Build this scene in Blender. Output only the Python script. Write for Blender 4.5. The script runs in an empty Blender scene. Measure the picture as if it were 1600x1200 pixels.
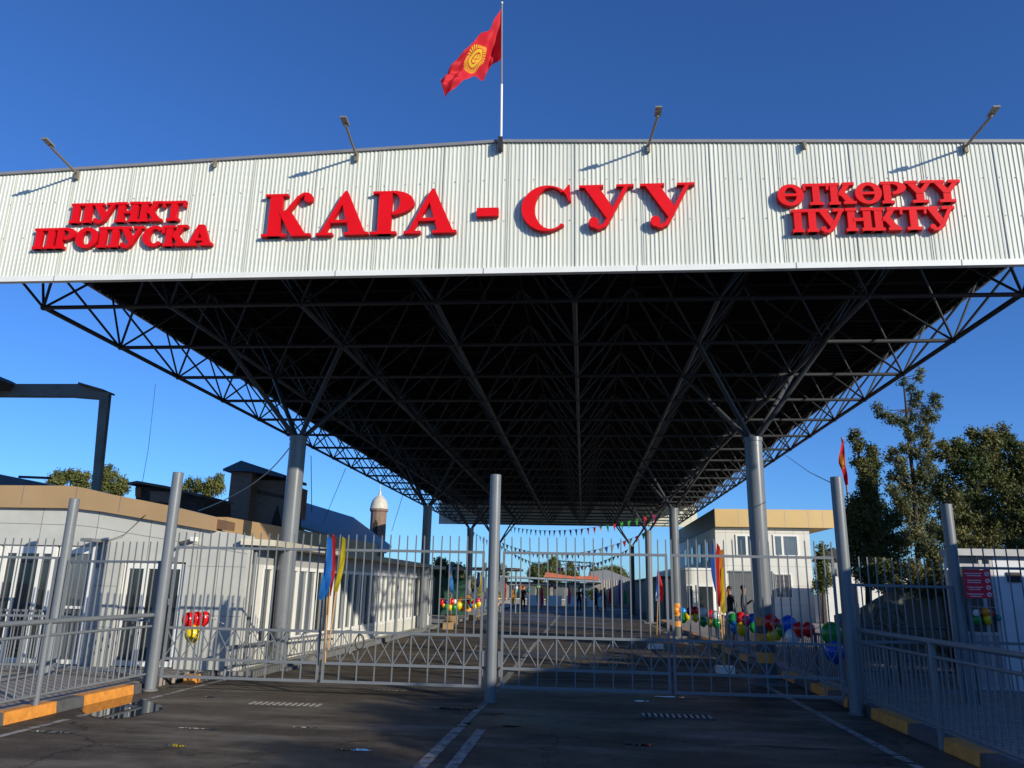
import bpy, bmesh, math, random
from mathutils import Vector, Matrix, noise
random.seed(7)
S = bpy.context.scene
COL = S.collection
R = math.radians

# ------------------------------------------------------------------ camera, world, sun, exposure
FPX, PITCH, YAW, ROLL = 1200.5, R(14.784), R(5.400), R(1.166)
CAM = Vector((0, 0, 1.6905))
_f = Vector((-math.sin(YAW)*math.cos(PITCH), math.cos(YAW)*math.cos(PITCH), math.sin(PITCH)))
_r0 = Vector((math.cos(YAW), math.sin(YAW), 0)); _u0 = _r0.cross(_f)
_r = _r0*math.cos(ROLL) + _u0*math.sin(ROLL); _u = -_r0*math.sin(ROLL) + _u0*math.cos(ROLL)
cd = bpy.data.cameras.new('camera'); cam = bpy.data.objects.new('camera', cd); COL.objects.link(cam)
cam.matrix_world = Matrix(((_r.x, _u.x, -_f.x, CAM.x), (_r.y, _u.y, -_f.y, CAM.y), (_r.z, _u.z, -_f.z, CAM.z), (0, 0, 0, 1)))
cd.sensor_width = 36; cd.lens = FPX/1600*36; cd.clip_end = 3000; cd.clip_start = 0.05
S.camera = cam

SUNV = Vector((.90, -.75, .365)).normalized()
SUN_EL = math.asin(SUNV.z)
W = bpy.data.worlds.new("World"); S.world = W; W.use_nodes = True
nt = W.node_tree; nt.nodes.clear()
sky = nt.nodes.new('ShaderNodeTexSky'); sky.sky_type = 'NISHITA'; sky.sun_disc = False
sky.sun_elevation = SUN_EL; sky.sun_rotation = math.atan2(SUNV.x, SUNV.y)
sky.air_density = 1.0; sky.dust_density = 0.35; sky.ozone_density = 2.5; sky.altitude = 700
bg = nt.nodes.new('ShaderNodeBackground'); bg.inputs[1].default_value = 0.104
wo = nt.nodes.new('ShaderNodeOutputWorld')
tint = nt.nodes.new('ShaderNodeMix'); tint.data_type = 'RGBA'; tint.blend_type = 'MULTIPLY'; tint.inputs[0].default_value = 1; tint.inputs[7].default_value = (.49, .92, 1.60, 1)
nt.links.new(sky.outputs[0], tint.inputs[6]); nt.links.new(tint.outputs[2], bg.inputs[0]); nt.links.new(bg.outputs[0], wo.inputs[0])
sd = bpy.data.lights.new('sun', 'SUN'); sd.energy = 5.0; sd.angle = R(0.55); sd.color = (1, .925, .76)
sun = bpy.data.objects.new('sun', sd); COL.objects.link(sun)
sun.rotation_euler = (-SUNV).to_track_quat('-Z', 'Y').to_euler(); sun.location = (30, -25, 20)
S.view_settings.view_transform = 'Standard'; S.view_settings.look = 'None'
S.view_settings.exposure = 0.0; S.view_settings.gamma = 1.0
S.cycles.max_bounces = 6

# ------------------------------------------------------------------ pixel rays (photo pixels -> a point on a plane of the place)
def _ray(px, py): return _f + _r*((px-800)/FPX) - _u*((py-600)/FPX)
def atY(px, py, Y): d = _ray(px, py); return CAM + d*(Y/d.y)
def atX(px, py, X): d = _ray(px, py); return CAM + d*(X/d.x)
def atZ(px, py, Z=0.0): d = _ray(px, py); return CAM + d*((Z-CAM.z)/d.z)

# ------------------------------------------------------------------ materials
def lin(c): return tuple(((x/255)/12.92 if x/255 <= .04045 else ((x/255+.055)/1.055)**2.4) for x in c)
MAT = {}
def mat(name, col, rough=.6, metal=0, var=.12, scale=3, bump=0, bscale=40, col2=None, spec=None, stretch=None, trans=0, coat=0):
    if name in MAT: return MAT[name]
    m = bpy.data.materials.new(name); m.use_nodes = True; n = m.node_tree; b = n.nodes['Principled BSDF']
    tc = n.nodes.new('ShaderNodeTexCoord'); src = tc.outputs['Object']
    if stretch:
        mp = n.nodes.new('ShaderNodeMapping'); mp.inputs['Scale'].default_value = stretch
        n.links.new(src, mp.inputs[0]); src = mp.outputs[0]
    nz = n.nodes.new('ShaderNodeTexNoise'); nz.inputs['Scale'].default_value = scale; nz.inputs['Detail'].default_value = 6; nz.inputs['Roughness'].default_value = .65
    n.links.new(src, nz.inputs['Vector'])
    cr = n.nodes.new('ShaderNodeValToRGB'); cr.color_ramp.elements[0].position = .32; cr.color_ramp.elements[1].position = .68
    a = tuple(max(0, x*(1-var)) for x in col); c2 = col2 if col2 else tuple(min(1, x*(1+var)) for x in col)
    if col2: a = col
    cr.color_ramp.elements[0].color = (*a, 1); cr.color_ramp.elements[1].color = (*c2, 1)
    n.links.new(nz.outputs['Fac'], cr.inputs[0]); n.links.new(cr.outputs[0], b.inputs['Base Color'])
    b.inputs['Roughness'].default_value = rough; b.inputs['Metallic'].default_value = metal
    if spec is not None: b.inputs['Specular IOR Level'].default_value = spec
    if trans: b.inputs['Transmission Weight'].default_value = trans
    if coat: b.inputs['Coat Weight'].default_value = coat
    if bump:
        n2 = n.nodes.new('ShaderNodeTexNoise'); n2.inputs['Scale'].default_value = bscale; n2.inputs['Detail'].default_value = 4
        n.links.new(src, n2.inputs['Vector'])
        bp = n.nodes.new('ShaderNodeBump'); bp.inputs['Strength'].default_value = bump; bp.inputs['Distance'].default_value = .02
        n.links.new(n2.outputs['Fac'], bp.inputs['Height']); n.links.new(bp.outputs[0], b.inputs['Normal'])
    MAT[name] = m; return m

grey = mat('grey_paint', (.165, .180, .195), .38, 0, .10, 2.0, .05, 60)
greyshade = mat('canopy_steel_shaded', (.022, .022, .024), .7, spec=.08)  # same canopy steel paint, darkened: the shade under the roof put into the colour
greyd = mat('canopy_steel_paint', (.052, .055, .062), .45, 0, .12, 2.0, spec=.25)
colm = mat('column_paint', (.16, .17, .18), .30, 0, .10, 1.5, .03, 30)
white = mat('white_sheet', (.655, .665, .585), .5, 0, .10, 2.2, stretch=(2.2, 1, .12))
whitetrim = mat('white_trim', (.78, .78, .74), .4, 0, .04)
darktrim = mat('grey_flashing', (.22, .22, .23), .45)
red = mat('sign_red', (.74, .004, .010), .55, 0, .05, 4, spec=.18)
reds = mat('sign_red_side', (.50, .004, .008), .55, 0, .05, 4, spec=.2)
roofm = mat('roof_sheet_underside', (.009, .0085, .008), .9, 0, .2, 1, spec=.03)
asphdark = (.028, .026, .025)
tan = mat('tan_panel', (.47, .305, .15), .42, .15, .06, 1)
tan2 = mat('gold_panel', (.68, .46, .19), .38, .15, .05, .6)
clad = mat('pale_stone_cladding', (.505, .505, .46), .6, 0, .09, 1.3, .04, 50)
clad2 = mat('light_stone_cladding', (.66, .64, .58), .6, 0, .07, 1.0)
seam = mat('dark_joint', (.16, .155, .15), .8)
pvc = mat('white_window_frame', (.80, .79, .74), .35, 0, .03)
glass = mat('dark_window_glass', (.035, .042, .045), .04, 0, .3, .8, spec=.9)
glassd = mat('grey_window_glass', (.11, .125, .14), .06, 0, .35, .6, spec=.9)
brick = mat('dark_brown_brick', (.085, .055, .045), .85, 0, .3, 8)
blueroof = mat('blue_metal_roof', (.035, .065, .105), .45, .1, .15, 1.5)
dome_m = mat('weathered_tin', (.55, .50, .41), .6, 0, .2, 6)
rust = mat('rusty_steel', (.12, .09, .07), .7, .2, .35, 3)
concrete = mat('concrete', (.30, .29, .27), .85, 0, .15, 3, .2, 60)
concd = mat('dark_concrete', (.15, .15, .145), .85, 0, .2, 3, .2, 60)
kyel = mat('kerb_yellow', (.68, .27, .045), .6, 0, .22, 9, .2, 50)
kblk = mat('kerb_dark', (.085, .085, .088), .7, 0, .3, 8, .2, 50)
wire_m = mat('black_cable', (.02, .02, .022), .6)
wirew = mat('pale_cable', (.45, .43, .38), .6)
BCOL = {'red': (.62, .012, .015), 'green': (.012, .26, .045), 'blue': (.008, .085, .50), 'yellow': (.78, .56, .01), 'white': (.72, .72, .72), 'orange': (.80, .25, .01), 'sky': (.02, .22, .62), 'lime': (.3, .5, .05), 'pink': (.62, .05, .12), 'purple': (.16, .03, .25), 'navy': (.01, .02, .12), 'teal': (.01, .22, .2),
 'p_teal': (.02,.42,.30), 'p_pink': (.78,.10,.20), 'p_yellow': (.88,.70,.16), 'p_blue': (.08,.14,.55), 'p_red': (.80,.05,.05), 'p_lime': (.10,.50,.08), 'p_cream': (.85,.78,.45)}
def bmat(c):
    return mat('balloon_'+c, BCOL[c], .22, 0, .03, 2, spec=.6)
def fmat(c):
    nm = 'cloth_'+c
    if nm in MAT: return MAT[nm]
    m = mat(nm, tuple(min(.9,x*1.25+.01) for x in BCOL[c]), .75, 0, .08, 9); n = m.node_tree; b = n.nodes['Principled BSDF']
    tr = n.nodes.new('ShaderNodeBsdfTranslucent'); n.links.new(b.inputs['Base Color'].links[0].from_socket, tr.inputs[0]); ms = n.nodes.new('ShaderNodeMixShader'); ms.inputs[0].default_value = .55
    n.links.new(b.outputs[0], ms.inputs[1]); n.links.new(tr.outputs[0], ms.inputs[2]); n.links.new(ms.outputs[0], n.nodes['Material Output'].inputs[0]); return m

# asphalt with worn and wet patches, and pale streaks for dust and painted sunlight
def asphalt():
    m = bpy.data.materials.new('asphalt'); m.use_nodes = True; n = m.node_tree; L = n.links.new; b = n.nodes['Principled BSDF']
    tc = n.nodes.new('ShaderNodeTexCoord')
    def nz(s, d=6, r=.6, st=None):
        k = n.nodes.new('ShaderNodeTexNoise'); k.inputs['Scale'].default_value = s; k.inputs['Detail'].default_value = d; k.inputs['Roughness'].default_value = r
        if st:
            mp = n.nodes.new('ShaderNodeMapping'); mp.inputs['Scale'].default_value = st; L(tc.outputs['Object'], mp.inputs[0]); L(mp.outputs[0], k.inputs['Vector'])
        else: L(tc.outputs['Object'], k.inputs['Vector'])
        return k
    def ramp(src, p0, p1, c0, c1):
        r = n.nodes.new('ShaderNodeValToRGB'); r.color_ramp.elements[0].position = p0; r.color_ramp.elements[1].position = p1
        r.color_ramp.elements[0].color = (*c0, 1); r.color_ramp.elements[1].color = (*c1, 1); L(src, r.inputs[0]); return r
    def mix(f, a, bb, t='MIX'):
        k = n.nodes.new('ShaderNodeMix'); k.data_type = 'RGBA'; k.blend_type = t
        if hasattr(f, 'node'): L(f, k.inputs[0])
        else: k.inputs[0].default_value = f
        L(a, k.inputs[6]); L(bb, k.inputs[7]); return k
    base = ramp(nz(.55).outputs[0], .35, .7, (.052, .043, .034), (.118, .095, .070))
    fine = ramp(nz(42, 5, .9).outputs[0], .40, .64, (.42, .42, .42), (1.95, 1.9, 1.8))
    mid = ramp(nz(5, 6, .75).outputs[0], .36, .66, (.72, .72, .72), (1.25, 1.25, 1.25))
    c0 = mix(1, base.outputs[0], mid.outputs[0], 'MULTIPLY'); c1 = mix(1, c0.outputs[2], fine.outputs[0], 'MULTIPLY')
    dust_sun = ramp(nz(.9, 8, .7, (.35, 1.5, 1)).outputs[0], .50, .66, (0, 0, 0), (1, 1, 1))  # pale cross streaks: road dust, with sunlit strips painted in
    dcol = n.nodes.new('ShaderNodeRGB'); dcol.outputs[0].default_value = (.24, .205, .16, 1)
    fc = n.nodes.new('ShaderNodeMath'); fc.operation = 'MULTIPLY'; L(dust_sun.outputs[0], fc.inputs[0]); fc.inputs[1].default_value = .72
    c2 = mix(fc.outputs[0], c1.outputs[2], dcol.outputs[0])
    # tar seams / cracks
    vo = n.nodes.new('ShaderNodeTexVoronoi'); vo.feature = 'DISTANCE_TO_EDGE'; vo.inputs['Scale'].default_value = .28
    mp = n.nodes.new('ShaderNodeMapping'); L(tc.outputs['Object'], mp.inputs[0])
    ad = n.nodes.new('ShaderNodeVectorMath'); ad.operation = 'ADD'; w2 = nz(1.5); 
    sc = n.nodes.new('ShaderNodeVectorMath'); sc.operation = 'SCALE'; sc.inputs[3].default_value = .9; L(w2.outputs['Color'], sc.inputs[0])
    L(mp.outputs[0], ad.inputs[0]); L(sc.outputs[0], ad.inputs[1]); L(ad.outputs[0], vo.inputs['Vector'])
    cr = ramp(vo.outputs['Distance'], .0, .008, (.28, .28, .28), (1, 1, 1))
    c3 = mix(1, c2.outputs[2], cr.outputs[0], 'MULTIPLY')
    L(c3.outputs[2], b.inputs['Base Color'])
    rr = ramp(nz(.4, 5, .6, (.5, 1, 1)).outputs[0], .40, .66, (.42, .42, .42), (.85, .85, .85)); L(rr.outputs[0], b.inputs['Roughness'])
    b.inputs['Specular IOR Level'].default_value = .22
    bp = n.nodes.new('ShaderNodeBump'); bp.inputs['Strength'].default_value = .6; bp.inputs['Distance'].default_value = .014
    L(nz(110, 2, .7).outputs[0], bp.inputs['Height']); L(bp.outputs[0], b.inputs['Normal'])
    return m
asph = asphalt()

def worn_paint():
    m = bpy.data.materials.new('worn_road_paint'); m.use_nodes = True; n = m.node_tree; L = n.links.new; b = n.nodes['Principled BSDF']
    tc = n.nodes.new('ShaderNodeTexCoord'); k = n.nodes.new('ShaderNodeTexNoise'); k.inputs['Scale'].default_value = 7; k.inputs['Detail'].default_value = 9; k.inputs['Roughness'].default_value = .75
    L(tc.outputs['Object'], k.inputs['Vector']); r = n.nodes.new('ShaderNodeValToRGB')
    r.color_ramp.elements[0].position = .40; r.color_ramp.elements[1].position = .56
    r.color_ramp.elements[0].color = (.07, .065, .06, 1); r.color_ramp.elements[1].color = (.36, .345, .31, 1)
    L(k.outputs[0], r.inputs[0]); L(r.outputs[0], b.inputs['Base Color']); b.inputs['Roughness'].default_value = .7; return m
paint = worn_paint()

def tiles():
    m = bpy.data.materials.new('paving_tiles'); m.use_nodes = True; n = m.node_tree; L = n.links.new; b = n.nodes['Principled BSDF']
    tc = n.nodes.new('ShaderNodeTexCoord'); br = n.nodes.new('ShaderNodeTexBrick'); br.inputs['Scale'].default_value = 1.0
    br.inputs['Brick Width'].default_value = .4; br.inputs['Row Height'].default_value = .2; br.inputs['Mortar Size'].default_value = .008
    br.inputs['Color1'].default_value = (.38, .335, .29, 1); br.inputs['Color2'].default_value = (.30, .265, .235, 1); br.inputs['Mortar'].default_value = (.07, .065, .06, 1)
    L(tc.outputs['Object'], br.inputs['Vector'])
    k = n.nodes.new('ShaderNodeTexNoise'); k.inputs['Scale'].default_value = 2.5; k.inputs['Detail'].default_value = 8
    L(tc.outputs['Object'], k.inputs['Vector']); r = n.nodes.new('ShaderNodeValToRGB'); r.color_ramp.elements[0].color = (.6, .6, .6, 1); r.color_ramp.elements[1].color = (1.2, 1.2, 1.2, 1)
    L(k.outputs[0], r.inputs[0]); mx = n.nodes.new('ShaderNodeMix'); mx.data_type = 'RGBA'; mx.blend_type = 'MULTIPLY'; mx.inputs[0].default_value = 1
    L(br.outputs[0], mx.inputs[6]); L(r.outputs[0], mx.inputs[7]); L(mx.outputs[2], b.inputs['Base Color']); b.inputs['Roughness'].default_value = .8; return m
tilem = tiles()

def brickmat(name, c1, c2, mo, w=.25, h=.075):
    m = bpy.data.materials.new(name); m.use_nodes = True; n = m.node_tree; L = n.links.new; b = n.nodes['Principled BSDF']
    tc = n.nodes.new('ShaderNodeTexCoord'); sp = n.nodes.new('ShaderNodeSeparateXYZ'); cb = n.nodes.new('ShaderNodeCombineXYZ'); ad = n.nodes.new('ShaderNodeMath')
    L(tc.outputs['Object'], sp.inputs[0]); L(sp.outputs[0], ad.inputs[0]); L(sp.outputs[1], ad.inputs[1]); L(ad.outputs[0], cb.inputs[0]); L(sp.outputs[2], cb.inputs[1])
    br = n.nodes.new('ShaderNodeTexBrick'); br.inputs['Scale'].default_value = 1; br.inputs['Brick Width'].default_value = w; br.inputs['Row Height'].default_value = h; br.inputs['Mortar Size'].default_value = .01
    br.inputs['Color1'].default_value = (*c1, 1); br.inputs['Color2'].default_value = (*c2, 1); br.inputs['Mortar'].default_value = (*mo, 1)
    L(cb.outputs[0], br.inputs['Vector']); L(br.outputs[0], b.inputs['Base Color']); b.inputs['Roughness'].default_value = .85; return m
brickm = brickmat('dark_brown_brickwork', (.26, .15, .105), (.18, .11, .08), (.20, .17, .14))

def leafmat(name, c1, c2, sc=.9):
    m = bpy.data.materials.new(name); m.use_nodes = True; n = m.node_tree; L = n.links.new; b = n.nodes['Principled BSDF']
    tc = n.nodes.new('ShaderNodeTexCoord'); k = n.nodes.new('ShaderNodeTexNoise'); k.inputs['Scale'].default_value = sc; k.inputs['Detail'].default_value = 5
    L(tc.outputs['Object'], k.inputs['Vector']); r = n.nodes.new('ShaderNodeValToRGB'); r.color_ramp.elements[0].position = .38; r.color_ramp.elements[1].position = .62
    r.color_ramp.elements[0].color = (*c1, 1); r.color_ramp.elements[1].color = (*c2, 1); L(k.outputs[0], r.inputs[0]); L(r.outputs[0], b.inputs['Base Color'])
    b.inputs['Roughness'].default_value = .6; b.inputs['Specular IOR Level'].default_value = .25
    tr = n.nodes.new('ShaderNodeBsdfTranslucent'); L(r.outputs[0], tr.inputs[0]); ms = n.nodes.new('ShaderNodeMixShader'); ms.inputs[0].default_value = .25
    L(b.outputs[0], ms.inputs[1]); L(tr.outputs[0], ms.inputs[2]); L(ms.outputs[0], n.nodes['Material Output'].inputs[0]); return m
leaf_con = leafmat('juniper_foliage', (.066, .092, .030), (.195, .182, .064))
leaf_pine = leafmat('pine_foliage', (.082, .108, .050), (.190, .185, .080))
leaf_far = leafmat('far_tree_foliage', (.08, .105, .030), (.18, .185, .055), .5)
bark = mat('bark', (.055, .042, .032), .9, 0, .3, 6, .4, 30)

# ------------------------------------------------------------------ mesh builder
class MB:
    def __init__(s): s.v = []; s.f = []; s.m = []; s.sm = []
    def add(s, vs, fs, mi=0, smooth=False):
        o = len(s.v); s.v += [tuple(v) for v in vs]
        for f in fs: s.f.append(tuple(i+o for i in f)); s.m.append(mi); s.sm.append(smooth)
        return s
    def box(s, a, b, mi=0):
        x0, y0, z0 = a; x1, y1, z1 = b
        return s.add([(x0,y0,z0),(x1,y0,z0),(x1,y1,z0),(x0,y1,z0),(x0,y0,z1),(x1,y0,z1),(x1,y1,z1),(x0,y1,z1)],
              [(0,3,2,1),(4,5,6,7),(0,1,5,4),(1,2,6,5),(2,3,7,6),(3,0,4,7)], mi)
    def beam(s, p, q, w, h=None, mi=0, up=(0,0,1)):
        p = Vector(p); q = Vector(q); h = h or w; d = (q-p).normalized(); up = Vector(up)
        if abs(d.dot(up)) > .98: up = Vector((0,1,0))
        a = d.cross(up).normalized()*(w/2); b = a.cross(d).normalized()*(h/2)
        vs = [p-a-b, p+a-b, p+a+b, p-a+b, q-a-b, q+a-b, q+a+b, q-a+b]
        return s.add(vs, [(0,1,2,3),(7,6,5,4),(0,4,5,1),(1,5,6,2),(2,6,7,3),(3,7,4,0)], mi)
    def tube(s, p, q, r, n=8, r2=None, mi=0, cap=True, smooth=True):
        p = Vector(p); q = Vector(q); r2 = r if r2 is None else r2; d = (q-p).normalized()
        up = Vector((0,0,1)) if abs(d.z) < .95 else Vector((0,1,0)); a = d.cross(up).normalized(); b = a.cross(d)
        vs = []
        for k in range(n):
            t = 2*math.pi*k/n; vs.append(p + (a*math.cos(t)+b*math.sin(t))*r)
        for k in range(n):
            t = 2*math.pi*k/n; vs.append(q + (a*math.cos(t)+b*math.sin(t))*r2)
        s.add(vs, [((k+1)%n, k, k+n, (k+1)%n+n) for k in range(n)], mi, smooth)
        if cap: 
            s.add(vs[:n], [tuple(range(n))], mi); s.add(vs[n:], [tuple(range(n))[::-1]], mi)
        return s
    def path(s, pts, r, n=6, mi=0):
        for a, b in zip(pts[:-1], pts[1:]): s.tube(a, b, r, n, mi=mi)
        return s
    def lathe(s, c, prof, n=16, mi=0, smooth=True):
        vs = []; 
        for (r, z) in prof:
            for k in range(n):
                t = 2*math.pi*k/n; vs.append((c[0]+r*math.cos(t), c[1]+r*math.sin(t), c[2]+z))
        fs = []
        for i in range(len(prof)-1):
            for k in range(n): fs.append((i*n+k, i*n+(k+1)%n, (i+1)*n+(k+1)%n, (i+1)*n+k))
        return s.add(vs, fs, mi, smooth)
    def prism(s, poly, y0, y1, mi=0, mside=None):   # polygon in XZ, extruded along Y (y0 = front, towards the camera)
        n = len(poly); ar = sum(poly[i][0]*poly[(i+1)%n][1]-poly[(i+1)%n][0]*poly[i][1] for i in range(n))
        if ar < 0: poly = poly[::-1]
        vs = [(x, y0, z) for x, z in poly] + [(x, y1, z) for x, z in poly]
        s.add(vs, [tuple(range(n)), tuple(range(2*n-1, n-1, -1))], mi)
        s.add(vs, [(i+n, (i+1)%n+n, (i+1)%n, i) for i in range(n)], mi if mside is None else mside); return s
    def slab(s, poly, z0, z1, mi=0):              # polygon in XY, extruded along Z
        n = len(poly); ar = sum(poly[i][0]*poly[(i+1)%n][1]-poly[(i+1)%n][0]*poly[i][1] for i in range(n))
        if ar < 0: poly = poly[::-1]
        vs = [(x, y, z0) for x, y in poly] + [(x, y, z1) for x, y in poly]
        s.add(vs, [tuple(range(n))[::-1], tuple(range(n, 2*n))] + [(i, (i+1)%n, (i+1)%n+n, i+n) for i in range(n)], mi); return s
    def ball(s, c, rx, ry=None, rz=None, n=12, m=8, mi=0, knot=0):
        ry = ry or rx; rz = rz or rx; vs = []; 
        for i in range(m+1):
            ph = math.pi*i/m
            for k in range(n):
                t = 2*math.pi*k/n; z = math.cos(ph); q = math.sin(ph)
                if knot and z < 0: q *= 1 - .25*knot*z*z; z *= 1+.16*knot
                vs.append((c[0]+rx*q*math.cos(t), c[1]+ry*q*math.sin(t), c[2]+rz*z))
        fs = [(i*n+k, (i+1)*n+k, (i+1)*n+(k+1)%n, i*n+(k+1)%n) for i in range(m) for k in range(n)]
        s.add(vs, fs, mi, True)
        if knot: s.lathe((c[0], c[1], c[2]-rz*1.16-rz*.10), [(rx*.10, 0), (rx*.05, rz*.05), (rx*.05, rz*.14)], 6, mi)
        return s
    def build(s, name, mats, parent=None, origin=None):
        if not isinstance(mats, (list, tuple)): mats = [mats]
        if parent is not None:
            o = Vector(ORG[parent.name])
        elif origin is not None: o = Vector(origin)
        else:
            xs = [v[0] for v in s.v]; ys = [v[1] for v in s.v]; zs = [v[2] for v in s.v]
            o = Vector(((min(xs)+max(xs))/2, (min(ys)+max(ys))/2, min(zs)))
        me = bpy.data.meshes.new(name); me.from_pydata([(v[0]-o.x, v[1]-o.y, v[2]-o.z) for v in s.v], [], s.f)
        for m in mats: me.materials.append(m)
        me.polygons.foreach_set('material_index', s.m); me.polygons.foreach_set('use_smooth', s.sm); me.update()
        ob = bpy.data.objects.new(name, me); COL.objects.link(ob)
        if parent is not None: ob.parent = parent; ORG[ob.name] = tuple(o)
        else: ob.location = o; ORG[ob.name] = tuple(o)
        return ob
ORG = {}
def thing(name, label, cat, loc, group=None):
    o = bpy.data.objects.new(name, None); COL.objects.link(o); o.location = loc; o.empty_display_size = .2
    ORG[o.name] = tuple(loc); o['label'] = label; o['category'] = cat
    if group: o['group'] = group
    return o
def tag(o, label, cat, group=None):
    o['label'] = label; o['category'] = cat
    if group: o['group'] = group
    return o
def struct(o): o['kind'] = 'structure'; return o
def stuff(o): o['kind'] = 'stuff'; return o

# ================================================================== THE SETTING
g = MB(); g.add([(-400,-200,-.03),(400,-200,-.03),(400,900,-.03),(-400,900,-.03)], [(0,1,2,3)])
struct(g.build('ground', mat('bare_earth', (.13, .115, .09), .9, 0, .25, .5), origin=(0,0,-.03)))
g = MB(); g.add([(-6.78,-20,0),(4.02,-20,0),(4.02,86,0),(-6.78,86,0)], [(0,1,2,3)])
struct(g.build('road', asph, origin=(0,0,0)))
# the sloping, patched edges of the road: left strip and right strip beyond the kerbs are pavements
g = MB(); g.box((-16,-20,-.02), (-7.0,14.30,.115)); struct(g.build('pavement', tilem, origin=(0,0,0)))
g = MB(); g.box((4.27,-20,-.02), (30,45,.115)); struct(g.build('pavement', tilem, origin=(0,0,0)))
g = MB(); g.box((-16,14.3,-.02), (-6.10,80,.10)); struct(g.build('plinth_pavement', concrete, origin=(0,0,0)))
# kerbs in yellow and dark blocks (one material per block, inside one mesh)
def kerb(x0, x1, ys, first):
    k = MB(); c = first
    for a, b in zip(ys[:-1], ys[1:]):
        lo, hi = min(x0,x1), max(x0,x1)
        e = .015
        vs = [(lo,a+.004,-.02),(hi,a+.004,-.02),(hi,b-.004,-.02),(lo,b-.004,-.02),(lo+e,a+.01,.135),(hi-e,a+.01,.135),(hi-e,b-.01,.135),(lo+e,b-.01,.135)]
        k.add(vs, [(0,3,2,1),(4,5,6,7),(0,1,5,4),(1,2,6,5),(2,3,7,6),(3,0,4,7)], c); c = 1-c
    return k
def rng(a, b, st):
    out = [a]
    while out[-1] < b-st*.5: out.append(out[-1]+st)
    return out
kl = kerb(-7.0, -6.80, [-4,-3,-2,-1,0,1.2,2.4,3.6,4.8,6,7.1,8.2,9.2,10.15,10.72,11.93,12.15], 1)
struct(kl.build('kerb', [kblk, kyel], origin=(0,0,0)))
k2 = kerb(-6.75, -6.55, [13.3,13.55,14.2], 1); struct(k2.build('kerb', [kblk, kyel], origin=(0,0,0)))
k3 = kerb(4.04, 4.25, [-3,-2,-1,0,1.1,2.2,3.3,4.4,5.5,6.6,7.9,9.0,9.9,10.82,12.10,13.1,13.3,14.1,15.1,16.2,17.2,18.4,19.5,20.6,21.7,22.8,24,25,26,27,28.5,30,31.5,33,35,37,39,41,43,45], 0)
struct(k3.build('kerb', [kblk, kyel], origin=(0,0,0)))
k4 = MB(); k4.box((-6.10,14.3,-.02), (-5.95,80,.12)); struct(k4.build('kerb', concd, origin=(0,0,0)))
# painted lines (4 mm above the asphalt)
rm = MB()
def strip(x0, x1, ys, w):
    for a, b in ys:
        n = max(1, int((b-a)/2)); 
        for i in range(n):
            ya = a+(b-a)*i/n; yb = a+(b-a)*(i+1)/n
            xa = x0+(x1-x0)*(ya-ys[0][0])/(ys[-1][1]-ys[0][0]); xb = x0+(x1-x0)*(yb-ys[0][0])/(ys[-1][1]-ys[0][0])
            rm.add([(xa-w/2,ya,.004),(xa+w/2,ya,.004),(xb+w/2,yb,.004),(xb-w/2,yb,.004)], [(0,1,2,3)])
strip(-1.46, -1.50, [(12.55,20),(20.3,27),(27.2,34),(34.4,60)], .13)
strip(-1.52, -1.47, [(10.25,11.3),(11.35,12.2)], .10); strip(-1.62, -1.52, [(5,7.4),(7.5,10.15)], .13); strip(-1.30, -1.24, [(5,7.2),(7.25,10.05)], .12)
strip(-6.36, -6.02, [(6,9.7),(9.9,14),(14.1,30),(30.4,70)], .10); strip(3.38, 3.36, [(5,9),(9.1,17),(17.2,34),(34.5,60)], .11)
struct(rm.build('road_marking', paint, origin=(0,0,0)))
# puddles
pud = mat('puddle_water', (.012, .012, .012), .015, 0, .1, 2, spec=.9)
def blob(cx, cy, rx, ry, seed, n=26, rot=0):
    rr = random.Random(seed); ph = [rr.uniform(0,6.28) for _ in range(4)]; pts = []
    for k in range(n):
        t = 2*math.pi*k/n; q = 1+.22*math.sin(2*t+ph[0])+.15*math.sin(3*t+ph[1])+.10*math.sin(5*t+ph[2])+.06*math.sin(9*t+ph[3])
        x = rx*q*math.cos(t); y = ry*q*math.sin(t); pts.append((cx+x*math.cos(rot)-y*math.sin(rot), cy+x*math.sin(rot)+y*math.cos(rot)))
    return pts
pu = MB()
for c in [(-1.80,11.62,.28,.16,1,0),(-1.25,11.30,.15,.06,2,0),(-1.52,10.45,.09,.05,3,0),(-.9,10.35,.10,.05,4,0),(.62,9.47,.17,.055,5,0),(2.35,9.66,.62,.03,6,-.06),(3.3,9.42,.2,.03,16,0),
          (-4.55,9.42,.22,.05,7,0),(-3.35,9.75,.14,.03,8,0),(-4.3,8.45,.12,.07,9,0),(-6.0,8.9,.25,.06,10,0),(1.55,13.6,.35,.03,11,0),(.9,13.0,.12,.03,15,0),(-3.1,13.3,.3,.03,17,0),(-2.4,8.6,.16,.06,18,0),(-5.6,11.9,.12,.03,19,0)]:
    p = blob(c[0], c[1], c[2], c[3], c[4], rot=c[5]); pu.add([(x, y, .006) for x, y in p], [tuple(range(len(p)))])
struct(pu.build('puddle', pud, origin=(0,0,0)))
pu = MB(); p = [(atZ(a,b).x, atZ(a,b).y) for a,b in ((124,1108),(132,1115),(150,1121),(178,1124),(205,1121),(228,1115),(246,1112),(256,1106),(248,1101),(238,1098),(226,1095),(214,1091))]+[(-6.795,11.9),(-6.795,10.8)]
pu.add([(x, y, .006) for x, y in p], [tuple(range(len(p)))]); struct(pu.build('puddle', pud, origin=(0,0,0)))

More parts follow.
